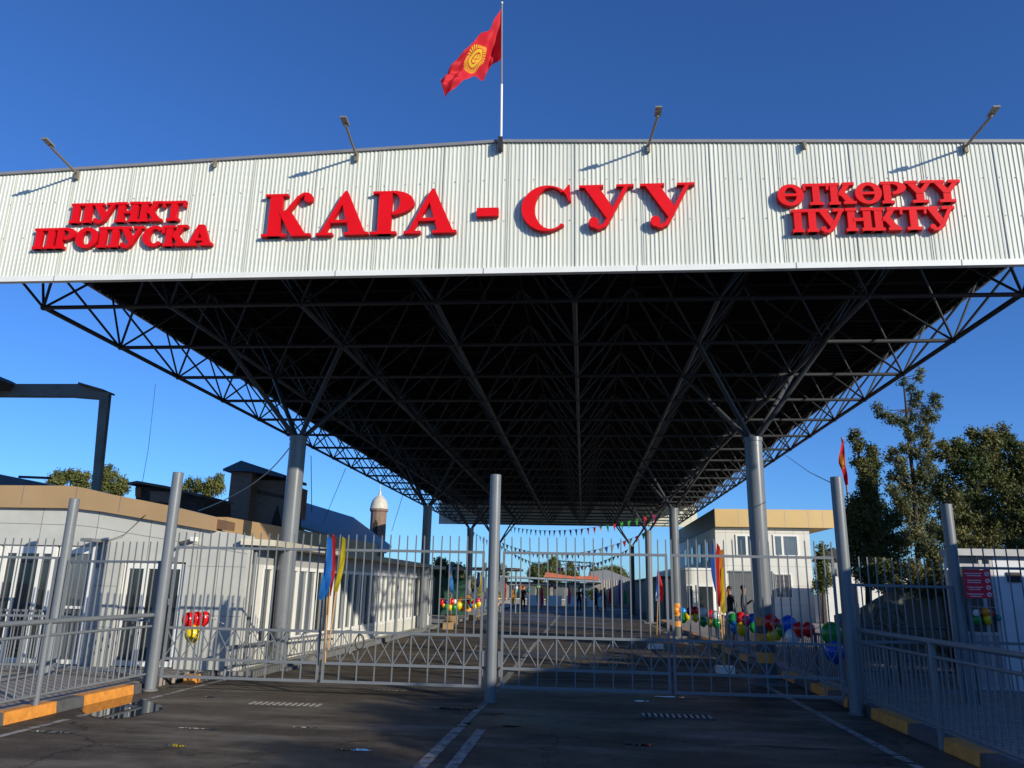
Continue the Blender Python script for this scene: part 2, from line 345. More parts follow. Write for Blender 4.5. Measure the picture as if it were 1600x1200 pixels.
# ================================================================== THE CANOPY
Mo = 2.4; XL = -9.72; Y0 = 12.298; ZL = 6.414; ZU = 8.10; NX = 7; NY = 20
RX = XL + 3.5*Mo     # ridge line
YF = 10.98           # face of the front sign wall
XA, XB = XL-1.5, XL+NX*Mo+1.5
def ztop(x): return 8.655 - .037*abs(x-RX)
ZB = 6.405
can = thing('border_canopy', 'huge steel space frame canopy on grey columns with white ribbed front carrying red lettering', 'canopy', (RX, 36, 0))
# lower chords
for i in range(NY+1):
    b = MB(); y = Y0+i*Mo; b.tube((XL,y,ZL),(XL+NX*Mo,y,ZL),.040,8); b.build('cross_chord', greyd, can)
for j in range(NX+1):
    b = MB(); x = XL+j*Mo; b.tube((x,Y0,ZL+.01),(x,Y0+NY*Mo,ZL+.01),.046,8)
    for i in range(NY+1): b.ball((x, Y0+i*Mo, ZL), .055, n=8, m=5)
    b.build('long_chord', greyd, can)
# upper chords
for i in range(NY+2):
    b = MB(); y = Y0-1.2+i*Mo; b.tube((XL-1.2,y,ZU),(XL+NX*Mo+1.2,y,ZU),.026,6); b.build('top_cross_chord', greyshade, can)
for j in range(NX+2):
    b = MB(); x = XL-1.2+j*Mo; b.tube((x,Y0-1.2,ZU+.01),(x,Y0+(NY+.5)*Mo,ZU+.01),.026,6); b.build('top_long_chord', greyshade, can)
far = MB()
for i in range(NY+1):
    for j in range(NX+1):
        b = MB() if i < 12 else far
        c = (XL+j*Mo, Y0+i*Mo, ZL)
        for sx in (-1,1):
            for sy in (-1,1):
                b.tube(c, (c[0]+sx*1.2, c[1]+sy*1.2, ZU), .025, 6, cap=False)
        if i < 12: b.build('web_diagonal', greyd, can)
stuff(far.build('web_diagonals_far', greyd, can))
# roof sheets (two slopes, trapezoidal ribs running across) and purlins
def roof_z(x): return 8.44 - .027*abs(x-RX)
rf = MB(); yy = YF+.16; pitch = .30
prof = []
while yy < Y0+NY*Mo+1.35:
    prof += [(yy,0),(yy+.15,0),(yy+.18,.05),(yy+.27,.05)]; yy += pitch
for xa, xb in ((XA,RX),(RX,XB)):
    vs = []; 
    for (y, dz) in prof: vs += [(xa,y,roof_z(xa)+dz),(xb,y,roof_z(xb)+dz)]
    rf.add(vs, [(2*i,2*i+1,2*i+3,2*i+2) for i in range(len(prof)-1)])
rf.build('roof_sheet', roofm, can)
rc = MB()
for xa, xb in ((XA-.02,RX),(RX,XB+.02)):
    ya, yb = YF+.14, Y0+NY*Mo+1.38
    rc.add([(xa,ya,roof_z(xa)+.07),(xb,ya,roof_z(xb)+.07),(xb,yb,roof_z(xb)+.07),(xa,yb,roof_z(xa)+.07)], [(0,1,2,3)])
rc.build('roof_skin', mat('roof_outer', (.5,.5,.48), .5), can)
for j in range(0, 15):
    x = XL-1.2 + j*1.2*1.2
    if x > XB-.2: break
    b = MB(); b.beam((x,YF+.2,roof_z(x)-.07),(x,Y0+NY*Mo+1.3,roof_z(x)-.07),.04,.08); b.build('purlin', greyshade, can)
# eaves flashing along both sides
for x, s in ((XA,-1),(XB,1)):
    b = MB(); b.box((min(x,x+.03*s), YF+.1, roof_z(x)-.03), (max(x,x+.03*s), Y0+NY*Mo+1.4, roof_z(x)+.12)); b.build('eaves_flashing', whitetrim, can)
# front sign wall: ribbed sheet
def ribbed(y, x0, x1, zb, flip=1, parent=None, name='ribbed_wall', mts=None):
    m = MB(); p = .066; x = x0; pr = []
    while x < x1:
        pr += [(x,0),(x+.026,0),(x+.034,-.010-.002*math.sin(x*7)),(x+.054,-.010),(x+.062,0)]; x += p*(1+.05*math.sin(x*3.1))
    vs = []; nz_ = 4
    for (xx, d) in pr:
        for k in range(nz_+1):
            z = zb+(ztop(xx)-zb)*k/nz_; vs.append((xx, y+d*flip, z))
    q = nz_+1
    for i in range(len(pr)-1):
        for k in range(nz_): m.add([], [], 0)
    m.add(vs, [(i*q+k, (i+1)*q+k, (i+1)*q+k+1, i*q+k+1) for i in range(len(pr)-1) for k in range(nz_)])
    return m.build(name, mts, parent)
ribbed(YF, XA-.5, XB+.5, ZB+.03, 1, can, 'sign_wall', [white])
b = MB()
for xa, xb in ((XA-.5,RX),(RX,XB+.5)):
    b.add([(xa,YF+.05,ZB+.03),(xb,YF+.05,ZB+.03),(xb,YF+.05,ztop(xb)),(xa,YF+.05,ztop(xa))], [(0,1,2,3)])
b.build('sign_wall_backing', mat('sheet_back', (.10,.10,.10), .7), can)
b = MB(); b.box((XA-.52, YF-.035, ZB-.045), (XB+.52, YF+.06, ZB+.045)); 
b.build('bottom_trim', whitetrim, can)
b = MB()
for k in range(9):    # trim joints
    x = XA+.3+k*2.35; b.box((x, YF-.039, ZB-.047), (x+.012, YF-.03, ZB+.047))
b.build('trim_joints', darktrim, can)
b = MB()
for xa, xb in ((XA-.52,RX),(RX,XB+.52)):
    b.beam((xa,YF+.01,ztop(xa)+.012),(xb,YF+.01,ztop(xb)+.012), .10, .05)
b.build('top_trim', darktrim, can)
b = MB()
for fr in (.30, .62):
    x = XA
    k = 0
    while x < XB:
        z = ZB+(ztop(x)-ZB)*(1-fr) ; b.box((x-.0065, YF-.016, z-.0065), (x+.0065, YF-.0, z+.0065)); x += .115*(2 if k%3 else 3); k += 1
b.build('screws', mat('screw_heads', (.34,.34,.32), .5), can)
for k_ in range(19):
    x = -1.16+(k_-9)*1.055; w_ = .008 if k_ == 9 else .0035; b = MB(); b.box((x, YF-.0155, ZB+.05), (x+w_, YF+.0, ztop(x)-.01)); b.build('sheet_lap', mat('sheet_lap_gap', (.50,.50,.46), .7), can)
ribbed(Y0+NY*Mo+1.45, XA-.3, XB+.3, ZB+.05, -1, can, 'rear_wall', [white])
# frame behind the front wall
b = MB(); 
for z in (ZB+.12, 7.3, 8.2): b.beam((XA-.3,YF+.12,z),(XB+.3,YF+.12,z), .06, .06)
for j in range(NX+2):
    x = XL-1.2+j*Mo; b.beam((x,YF+.12,ZB+.05),(x,YF+.12,8.4),.06,.06)
b.build('sign_wall_frame', greyd, can)
# columns with four arms
colY = [Y0+k*Mo for k in (1.5,7.5,12.5,18.5)]
colX = [XL+1.5*Mo, XL+5.5*Mo]
for ci, y in enumerate(colY):
    for x in colX:
        b = MB(); b.tube((x,y,.0),(x,y,4.66),.175,24)
        c = b.build('column', colm, can)
        b = MB(); b.tube((x,y,4.66),(x,y,4.74),.19,24); b.tube((x,y,4.55),(x,y,4.60),.181,24); b.build('cap_plate', colm, c)
        b = MB(); b.box((x-.32,y-.32,.0),(x+.32,y+.32,.05)); b.build('base_plate', concd, c)
        for zz, mm in () if (x < -5 and ci < 2) or (x > 0 and ci > 1) else (((1.06,1.22),kyel),((.76,.92),kyel),((.39,.58),kyel),((.92,1.06),kblk),((.58,.76),kblk),((.05,.39),kblk)):
            b = MB(); b.tube((x,y,zz[0]),(x,y,zz[1]),.1775,24,cap=False); b.build('painted_band', mm, c)
        for sx in (-1,1):
            for sy in (-1,1):
                b = MB(); b.tube((x+sx*.05,y+sy*.05,4.70),(x+sx*1.2,y+sy*1.2,ZL-.02),.052,12); b.build('arm', greyd, c)

# ------------------------------------------------------------------ raised lettering
def band(pts, ws):
    L_ = []; Rr = []
    for i, p in enumerate(pts):
        a = pts[max(0,i-1)]; c = pts[min(len(pts)-1,i+1)]; dx, dy = c[0]-a[0], c[1]-a[1]; l = math.hypot(dx,dy) or 1
        nx, ny = -dy/l, dx/l; w = ws[i] if isinstance(ws,(list,tuple)) else ws
        L_.append((p[0]+nx*w/2,p[1]+ny*w/2)); Rr.append((p[0]-nx*w/2,p[1]-ny*w/2))
    return ('strip', L_, Rr)
def rect(x0,y0,x1,y1): return ('poly', [(x0,y0),(x1,y0),(x1,y1),(x0,y1)])
def poly(*p): return ('poly', list(p))
def ell(cx,cy,rx,ry,a0,a1,n=24): return [(cx+rx*math.cos(R(a0+(a1-a0)*k/n)), cy+ry*math.sin(R(a0+(a1-a0)*k/n))) for k in range(n+1)]
def arcs(o, i, a0, a1, n=28): return ('strip', ell(*o,a0,a1,n), ell(*i,a0,a1,n))
def disc(cx,cy,r): return ('poly', ell(cx,cy,r,r,0,360,20)[:-1])
BIG = {
 'К': (1.24, [rect(.16,0,.47,1), rect(.03,.945,.60,1), rect(.02,0,.62,.06), poly((.44,.50),(.60,.57),(.74,.54),(1.10,.06),(1.24,.055),(1.24,0),(.76,0),(.74,.05)),
              band([(.44,.51),(.62,.58),(.76,.76),(.86,.90),(1.0,.985),(1.12,.975)], [.07,.09,.085,.075,.07,.07]), disc(1.12,.885,.105)]),
 'А': (1.28, [poly((.56,.80),(.64,.985),(.70,1.0),(1.20,.05),(.82,.05),(.80,.10)), poly((.10,.05),(.60,.93),(.70,1.0),(.62,.72),(.22,.05)), rect(0,0,.41,.055), rect(.70,0,1.28,.06), rect(.33,.27,.80,.335)]),
 'Р': (1.05, [rect(.18,0,.50,1), rect(.02,.945,.50,1), rect(0,0,.64,.06), arcs((.50,.72,.54,.28),(.50,.725,.20,.225),-90,90)]),
 'С': (1.12, [arcs((.58,.5,.58,.5),(.66,.5,.36,.455),48,312), poly((.96,.88),(1.06,1.0),(1.10,1.0),(1.12,.64),(1.07,.64),(1.0,.80),(.93,.86))]),
 'У': (1.28, [rect(0,.945,.57,1), rect(.87,.945,1.28,1), poly((.12,.95),(.46,.95),(.82,.42),(.66,.20)), band([(1.11,.96),(.90,.60),(.72,.28),(.60,.09),(.46,.03),(.36,.05)],[.085,.085,.085,.09,.085,.07]), disc(.335,.145,.115)]),
 '-': (.58, [rect(0,.36,.58,.55)]),
}
sf = .13
def serifs(xs, ys): return [rect(a,b0,c,b0+sf) for (a,c) in xs for b0 in ys]
SM = {
 'П': (1.0, [rect(.08,0,.37,1), rect(.63,0,.92,1), rect(0,1-sf,1,1), rect(0,0,.45,sf), rect(.55,0,1,sf)]),
 'У': (1.08, [rect(0,1-sf,.47,1), rect(.60,1-sf,1.08,1), poly((.06,.9),(.36,.9),(.68,.36),(.52,.12)), band([(.92,.93),(.72,.50),(.56,.16),(.40,.02),(.2,.03)],[.15,.16,.16,.14,.12]), disc(.2,.12,.11)]),
 'Н': (1.04, [rect(.08,0,.37,1), rect(.67,0,.96,1), rect(.3,.43,.75,.57), rect(0,0,.45,sf), rect(.59,0,1.04,sf), rect(0,1-sf,.45,1), rect(.59,1-sf,1.04,1)]),
 'К': (1.06, [rect(.08,0,.37,1), rect(0,0,.45,sf), rect(0,1-sf,.45,1), poly((.34,.44),(.62,.92),(.88,.92),(.52,.36)), poly((.36,.56),(.56,.66),(1.0,.08),(.68,.08)), rect(.56,1-sf,1.02,1), rect(.56,0,1.06,sf)]),
 'Т': (1.0, [rect(.36,0,.64,1), rect(0,1-sf,1,1), rect(0,.68,.10,.9), rect(.90,.68,1.0,.9), rect(.22,0,.78,sf)]),
 'Р': (.96, [rect(.08,0,.37,1), rect(0,0,.48,sf), rect(0,1-sf,.40,1), arcs((.42,.70,.54,.30),(.42,.70,.22,.17),-90,90)]),
 'О': (1.04, [arcs((.52,.5,.52,.5),(.52,.5,.22,.33),0,360,36)]),
 'Ө': (1.04, [arcs((.52,.5,.52,.5),(.52,.5,.24,.35),0,360,36), rect(.2,.44,.84,.56)]),
 'С': (.98, [arcs((.52,.5,.52,.5),(.54,.5,.24,.34),42,318), rect(.84,.62,.98,.98)]),
 'А': (1.16, [poly((.10,.1),(.44,1),(.72,1),(.60,.74),(.36,.1)), poly((.44,1),(.72,1),(1.06,.1),(.74,.1)), rect(.32,.24,.84,.37), rect(0,0,.46,sf), rect(.62,0,1.16,sf)]),
 'Ү': (1.06, [rect(.38,0,.68,.52), rect(.22,0,.84,sf), poly((.06,.9),(.36,.9),(.68,.42),(.40,.42)), poly((.98,.9),(.78,.9),(.42,.42),(.66,.42)), rect(0,1-sf,.46,1), rect(.60,1-sf,1.06,1)]),
}
YL0 = YF-.022
def letter(ch, gl, x0, x1, z0, z1, depth, parent, k):
    w, strokes = gl[ch]; sx = (x1-x0)/w; sz = (z1-z0); m = MB()
    for i, st in enumerate(strokes):
        yf = YL0-depth-.0022*i - .0006*(k%3)
        if st[0] == 'poly': m.prism([(x0+px*sx, z0+pz*sz) for px, pz in st[1]], yf, YL0, 0, 1)
        else:
            A = [(x0+a*sx, z0+c*sz) for a, c in st[1]]; B = [(x0+a*sx, z0+c*sz) for a, c in st[2]]; n = len(A)
            vs = [(a,yf,c) for a,c in A]+[(a,yf,c) for a,c in B]+[(a,YL0,c) for a,c in A]+[(a,YL0,c) for a,c in B]
            m.add(vs, [(q,q+1,n+q+1,n+q) for q in range(n-1)], 0)
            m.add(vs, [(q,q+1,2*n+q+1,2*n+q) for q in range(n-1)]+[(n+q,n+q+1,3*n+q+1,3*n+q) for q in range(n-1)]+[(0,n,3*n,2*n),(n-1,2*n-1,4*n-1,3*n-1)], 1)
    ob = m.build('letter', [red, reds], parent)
    bm = bmesh.new(); bm.from_mesh(ob.data); bmesh.ops.recalc_face_normals(bm, faces=bm.faces); bm.to_mesh(ob.data); bm.free()
YFr = YL0-.06
def zrow(px, py): return atY(px, py, YFr).z
def xcol(px, py): return atY(px, py, YFr).x
sg = thing('sign_lettering', 'large red serif sign letters КАРА - СУУ in the middle of the white canopy front', 'sign', (-1.7, YL0, 7.2))
zb = zrow(640, 365.5); zt = zrow(600, 299.5)
for k, (ch, a, c) in enumerate([('К',411,488),('А',494,575),('Р',580,647),('А',631,713),('-',745,779),('С',815,892),('У',905,991),('У',1001,1087)]):
    d0 = 0
    if ch == '-':  letter(ch, BIG, xcol(a,330), xcol(c,330), zb, zt, .078, sg, k)
    elif ch == 'С': letter(ch, BIG, xcol(a,330), xcol(c,330), zb-.015, zt+.015, .092, sg, k)
    elif ch == 'А': letter(ch, BIG, xcol(a,362), xcol(c,362), zb, zt+.03, .078, sg, k)
    else: letter(ch, BIG, xcol(a,335), xcol(c,335), zb, zt, .095 if ch == 'У' else .078, sg, k)
def word(txt, xa, xb, z0, z1, parent, dep=.065, gap=-.02):
    tot = sum(SM[c][0] for c in txt)+gap*(len(txt)-1); s = (xb-xa)/tot; x = xa
    for k, c in enumerate(txt):
        letter(c, SM, x, x+SM[c][0]*s, z0, z1, dep, parent, k); x += (SM[c][0]+gap)*s
sg = thing('sign_lettering', 'small red letters ПУНКТ ПРОПУСКА in two lines at the left end of the canopy front', 'sign', (-7.8, YL0, 7.2))
word('ПУНКТ', xcol(110,335), xcol(289,330), zrow(200,347), zrow(200,316), sg)
word('ПРОПУСКА', xcol(53,372), xcol(333,368), zrow(190,386.5), zrow(190,354), sg)
sg = thing('sign_lettering', 'small red letters ӨТКӨРҮҮ ПУНКТУ in two lines at the right end of the canopy front', 'sign', (4.6, YL0, 7.2))
word('ӨТКӨРҮҮ', xcol(1214,306), xcol(1500,300), zrow(1358,320), zrow(1358,286), sg, .09)
word('ПУНКТУ', xcol(1237,348), xcol(1492,342), zrow(1364,362), zrow(1364,326), sg, .09)

# ------------------------------------------------------------------ floodlights on arms along the top of the front
FL = [((122,262),(78,228),'first floodlight from the left on a long arm above the canopy front'),((557,238),(540,195),'floodlight on arm left of the flagpole above the canopy front'),
      ((1013,232),(1028,180),'floodlight on arm right of the flagpole above the canopy front'),((1509,232),(1550,180),'floodlight on arm at the far right above the canopy front')]
lampm = mat('lamp_housing', (.20,.19,.17), .5); armm = mat('lamp_arm_steel', (.20,.17,.13), .6, .2)
for (bp, hp, lab) in FL:
    B = atY(bp[0], bp[1], YF-.05)
    zt_ = ztop(B.x); 
    # the arm leans out towards the road, about 0.9 m out and 0.75 m up
    H = None; best = 9
    for q in range(40, 130):
        Pq = atY(hp[0], hp[1], YF-.05-q*.01)
        if abs(Pq.x-B.x) < best: best = abs(Pq.x-B.x); H = Pq
    H = Vector((B.x, YF-.80, 0)); H.z = atY(hp[0], hp[1], YF-.80).z; H.x = atY(hp[0], hp[1], YF-.80).x
    t = thing('floodlight', lab, 'floodlight', (B.x, YF-.05, zt_-.2), 'floodlights above the sign wall')
    m = MB(); m.tube((B.x,YF-.05,zt_-.10),(H.x,H.y,H.z),.020,8); m.build('arm', armm, t)
    m = MB(); m.box((B.x-.025,YF-.075,zt_-.20),(B.x+.025,YF-.02,zt_-.04)); m.build('bracket', armm, t)
    m = MB(); m.beam((H.x,H.y+.05,H.z+.02),(H.x,H.y-.15,H.z+.045),.095,.026); m.beam((H.x,H.y+.05,H.z+.04),(H.x,H.y-.08,H.z+.055),.06,.025)
    m.build('lamp_head', lampm, t)
for q, lab in (((337,256),'small steel stub bracket at the top of the canopy front between the two left floodlights'),((1256,228),'small steel stub bracket at the top of the canopy front between the two right floodlights')):
    B = atY(q[0], q[1], YF-.03); m = MB(); m.box((B.x-.02,YF-.09,ztop(B.x)-.13),(B.x+.02,YF-.02,ztop(B.x)-.02)); m.tube((B.x,YF-.07,ztop(B.x)-.16),(B.x,YF-.07,ztop(B.x)-.10),.025,8)
    tag(m.build('stub_bracket', armm), lab, 'bracket')

# ------------------------------------------------------------------ flags
def sun_flag(name='flag_cloth_red'):
    m = bpy.data.materials.new(name); m.use_nodes = True; n = m.node_tree; L = n.links.new; b = n.nodes['Principled BSDF']
    uv = n.nodes.new('ShaderNodeUVMap'); sp = n.nodes.new('ShaderNodeSeparateXYZ'); L(uv.outputs[0], sp.inputs[0])
    def M(op, a, c=None, clamp=False):
        k = n.nodes.new('ShaderNodeMath'); k.operation = op; k.use_clamp = clamp
        for i, v in enumerate((a, c)):
            if v is None: continue
            if hasattr(v, 'node'): L(v, k.inputs[i])
            else: k.inputs[i].default_value = v
        return k.outputs[0]
    x = M('MULTIPLY', M('SUBTRACT', sp.outputs[0], .5), 1.667); y = M('SUBTRACT', sp.outputs[1], .5)
    r = M('MULTIPLY', M('SQRT', M('ADD', M('MULTIPLY', x, x), M('MULTIPLY', y, y))), 1.06); a = M('ARCTAN2', y, x)
    disc_ = M('LESS_THAN', r, .175)
    ray_ = M('GREATER_THAN', M('SINE', M('MULTIPLY', a, 40)), -.15)
    ringr = M('MULTIPLY', M('MULTIPLY', M('GREATER_THAN', r, .195), M('LESS_THAN', r, .30)), ray_)
    circ = M('MULTIPLY', M('GREATER_THAN', r, .095), M('LESS_THAN', r, .118))
    cross = M('MULTIPLY', M('LESS_THAN', r, .095), M('GREATER_THAN', M('ADD', M('LESS_THAN', M('ABSOLUTE', M('SUBTRACT', x, y)), .012), M('LESS_THAN', M('ABSOLUTE', M('ADD', x, y)), .012)), .5))
    f = M('SUBTRACT', M('ADD', disc_, ringr, True), M('ADD', circ, cross, True), True)
    mx = n.nodes.new('ShaderNodeMix'); mx.data_type = 'RGBA'; L(f, mx.inputs[0]); mx.inputs[6].default_value = (.66,.010,.022,1); mx.inputs[7].default_value = (.90,.56,.02,1)
    L(mx.outputs[2], b.inputs['Base Color']); b.inputs['Roughness'].default_value = .7
    tr = n.nodes.new('ShaderNodeBsdfTranslucent'); L(mx.outputs[2], tr.inputs[0]); ms = n.nodes.new('ShaderNodeMixShader'); ms.inputs[0].default_value = .30
    L(b.outputs[0], ms.inputs[1]); L(tr.outputs[0], ms.inputs[2]); L(ms.outputs[0], n.nodes['Material Output'].inputs[0]); return m
flagm = sun_flag()
def interp(pts, t):
    n = len(pts)-1; s = t*n; i = min(n-1, int(s)); u = s-i
    p0 = Vector(pts[max(0,i-1)]); p1 = Vector(pts[i]); p2 = Vector(pts[i+1]); p3 = Vector(pts[min(n,i+2)])
    return .5*((2*p1)+(p2-p0)*u+(2*p0-5*p1+4*p2-p3)*u*u+(3*p1-p0-3*p2+p3)*u**3)
def cloth(top, bot, mats, parent, name='flag', nu=36, nv=18, wav=.05, seed=0, matfn=None, fold=0):
    vs = []; fs = []; uvs = []
    for i in range(nu+1):
        T = interp(top, i/nu); Bt = interp(bot, i/nu)
        for j in range(nv+1):
            t = j/nv; p = Bt.lerp(T, t)
            p = p + Vector((0, wav*(math.sin(5.2*i/nu+1.3*t+seed)+.45*math.sin(13*i/nu-4.3*t+seed*2))*min(1,i/nu*3)+fold*math.sin(19*(i/nu)+9*t)*min(1,i/nu*4)+fold*.8*math.sin(31*(i/nu)-14*t)*min(1,i/nu*4), 0)); vs.append(p); uvs.append((i/nu, t))
    for i in range(nu):
        for j in range(nv): fs.append((i*(nv+1)+j, (i+1)*(nv+1)+j, (i+1)*(nv+1)+j+1, i*(nv+1)+j+1))
    m = MB(); m.add(vs, fs, 0, True); 
    if matfn: m.m = [matfn((k//nv+.5)/nu, (k%nv+.5)/nv) for k in range(len(fs))]
    ob = m.build(name, mats, parent); ul = ob.data.uv_layers.new(name='UVMap')
    for lp in ob.data.loops: ul.data[lp.index].uv = uvs[lp.vertex_index]
    return ob
FY = YF-.12
def P(px, py, Y=FY, dy=0): return tuple(atY(px, py, Y+dy))
fx = atY(783.5, 200, FY).x
t = thing('flagpole', 'tall thin flagpole with red sun flag rising from the middle of the canopy front', 'flagpole', (fx, FY, ztop(fx)-.15))
zpt = atY(784, 6, FY).z
px1 = atY(783.8,132,FY); px2 = atY(784.2,6,FY)
m = MB(); m.tube((fx,FY,ztop(fx)-.12),px1,.020,10); m.build('white_pole', pvc, t)
m = MB(); m.tube(px1,px2,.014,10); pl_ = m.build('upper_pole', mat('grey_pole', (.24,.20,.2), .5), t)
m = MB(); m.ball((px2.x,FY,zpt+.02),.022,n=8,m=6); m.build('finial', pvc, pl_)
m = MB(); m.box((fx-.05,FY-.03,ztop(fx)-.19),(fx+.02,FY+.10,ztop(fx)+.02)); m.build('clamp', wire_m, t)
cloth([P(784.5,10),P(772,32,dy=-.10),P(754,57,dy=-.18),P(728,90,dy=-.30),P(704,105,dy=-.40),P(687,120,dy=-.5)],
      [P(784,90),P(768,99,dy=.1),P(756,117,dy=.12),P(740,124,dy=-.05),P(722,140,dy=-.25),P(696,153,dy=-.45)], [flagm], t, wav=.13, seed=.6, nu=48, nv=26, fold=.030)
# slender flag among the trees (right)
t = thing('flagpole', 'slim pole with limp red sun flag between the tall right gate post and the trees', 'flagpole', (9.4, 23, .1))
m = MB(); q = atY(1322,765,23); qt = atY(1316,686,23); m.tube((q.x+.05,23,.1),(qt.x,23,qt.z+.05),.03,8); m.build('pole', mat('grey_pole', (.24,.20,.2), .5), t)
cloth([P(1317,686,22.9),P(1313,702,22.85),P(1310,722,22.85),P(1315,738,22.9),P(1321,758,22.9)],[P(1318,686,22.9),P(1320,702,22.8),P(1321,722,22.75),P(1323,738,22.85),P(1325,758,22.9)], [flagm], t, nu=24, nv=10, wav=.04)

# ================================================================== GATES, POSTS, FENCES, RAILINGS
YG = 12.35
def post(x, y, h, r, lab, tilt=0):
    t = thing('gate_post', lab, 'post', (x, y, 0), 'round grey steel posts of the gate line')
    m = MB(); m.tube((x,y,0),(x,y,h),r,24); m.build('shaft', grey, t)
    m = MB(); m.lathe((x,y,h), [(r,0),(r*.98,.012),(0,.02)], 24); m.build('cap', grey, t)
    m = MB(); m.tube((x,y,0),(x,y,.03),r+.03,20); m.build('base_collar', concd, t)
    return t
post(-6.785, YG, 3.43, .087, 'tall grey round gate post at the left end of the gates')
post(-1.400, YG, 3.43, .087, 'tall grey round gate post in the middle between the two pairs of gates')
post(3.935, YG, 3.43, .090, 'tall grey round gate post at the right end of the gates')
post(-8.99, 12.98, 3.04, .085, 'shorter grey round post behind the left railing')
post(5.86, 13.1, 3.11, .085, 'shorter grey round post left of the red notice on the right')
JR = random.Random(12)
def gate(x0, x1, lab, hinge_left):
    t = thing('gate_leaf', lab, 'gate', ((x0+x1)/2, YG, .2), 'grey barred leaves of the road gates')
    m = MB()
    for x in (x0+.018, x1-.018): m.beam((x,YG,.20),(x,YG,2.23),.036,.036)
    m.beam((x0,YG,.222),(x1,YG,.222),.040,.040)
    m.build('frame', grey, t)
    for z, nm in ((2.21,'top_rail'),(.955,'middle_rail'),(.487,'lower_rail')):
        m = MB(); m.beam((x0+.036,YG,z),(x1-.036,YG,z),.034,.040); m.build(nm, grey, t)
    n = max(2, round((x1-x0)/.2855)); st = (x1-x0)/n
    m = MB()
    for k in range(1, 2*n):
        x = x0+st*k/2; 
        z0 = .24 if k%2 == 0 else .975
        xx = x+JR.uniform(-.006,.006); zt_ = 2.445+JR.uniform(-.008,.006); m.beam((x,YG-.001*(k%2),z0),(x,YG-.001*(k%2),2.19),.018,.018); m.beam((x,YG,2.23),(xx,YG,zt_),.018,.018); ox = x; x = xx
        m.add([(x-.009,YG-.009,zt_),(x+.009,YG-.009,zt_),(x+.009,YG+.009,zt_),(x-.009,YG+.009,zt_),(x,YG,zt_+.023)], [(0,1,4),(1,2,4),(2,3,4),(3,0,4)])
    for x in (x0+.018, x1-.018): m.beam((x,YG,2.23),(x,YG,2.45),.018,.018)
    m.build('pickets', grey, t)
    m = MB()
    for k in range(n):
        a = x0+st*k+.01; c = x0+st*(k+1)-.01
        m.beam((a,YG+.013,.935),(c,YG+.013,.507),.013,.013,up=(0,1,0)); m.beam((c,YG+.027,.935),(a,YG+.027,.507),.013,.013,up=(0,1,0))
    m.build('lattice_band', grey, t)
    hx = x0-.018 if hinge_left else x1+.018
    for z in (.42, 1.35, 2.0):
        m = MB(); m.tube((hx,YG,z-.05),(hx,YG,z+.05),.016,10); m.build('hinge', grey, t)
    return t
gate(-6.645, -4.095, 'leftmost gate leaf of the four, with red balloons behind its bars', True)
gate(-4.045, -1.545, 'gate leaf just left of the middle post', False)
gate(-1.255, 1.300, 'gate leaf just right of the middle post', True)
gate(1.345, 3.790, 'rightmost gate leaf, half in shade, hung on the right gate post', False)
for x_ in (-1.40-.125, -1.40+.125):
    for z_ in (.62, 1.72): tag((lambda mm: mm.build('latch_plate', grey))(MB().box((x_-.018,YG-.03,z_-.11),(x_+.018,YG-.022,z_+.11))), 'small steel latch plate %s the middle gate post, %s one' % ('left of' if x_ < -1.4 else 'right of', 'upper' if z_ > 1 else 'lower'), 'latch')
m = MB(); q = []
for k in range(20): a = 2*math.pi*k/20; q.append((-4.07+.055*math.cos(a)-.02, YG-.03, .90+.09*math.sin(a)))
m.path(q+[q[0]], .008, 6); c0 = atY(562,1003,12.3); 
m2 = MB(); qq = [(c0.x+.07*math.cos(k*.35), 12.3, c0.z+.11*math.sin(k*.35)) for k in range(19)]; m2.path(qq, .010, 6)
tag(m2.build('locking_chain', wire_m), 'dark loop of chain hanging on the lattice of the second gate leaf', 'chain')

def fence(p, q, z0, zr, zt, lab, nm='fence_panel', rails=(), sp=.145, both=True, pk=.016):
    p = Vector((p[0],p[1],0)); q = Vector((q[0],q[1],0)); L_ = (q-p).length; d = (q-p).normalized()
    t = thing(nm, lab, 'fence', ((p.x+q.x)/2,(p.y+q.y)/2,z0))
    for z in (zr,)+tuple(rails): m = MB(); m.beam((p.x,p.y,z),(q.x,q.y,z),.04,.04); m.build('rail', grey, t)
    m = MB(); n = int(L_/sp)
    for k in range(1, n):
        c = p+d*(L_*k/n); m.beam((c.x,c.y,z0),(c.x,c.y,zt),pk,pk)
    m.build('pickets', grey, t)
    if both:
        for c in (p+d*.03, q-d*.03): m = MB(); m.beam((c.x,c.y,z0-.1),(c.x,c.y,zr+.02),.05,.05); m.build('upright', grey, t)
    return t
fence((-6.88,12.38),(-8.89,12.95),.20,1.97,2.30,'low picket fence panel between the two left posts', rails=(.26,1.05))
fence((-9.09,12.97),(-12.6,12.80),.20,2.02,2.35,'picket fence panel running off to the left in front of the glazed doors', rails=(.26,1.05))
fence((4.06,12.42),(5.76,13.05),.25,1.82,2.24,'shaded picket fence panel with wicket between the two right posts', rails=(.30,1.0))
fence((5.96,13.05),(6.95,12.95),.20,2.12,2.47,'shaded fence panel carrying the red notice on the right', rails=(.30,1.0))

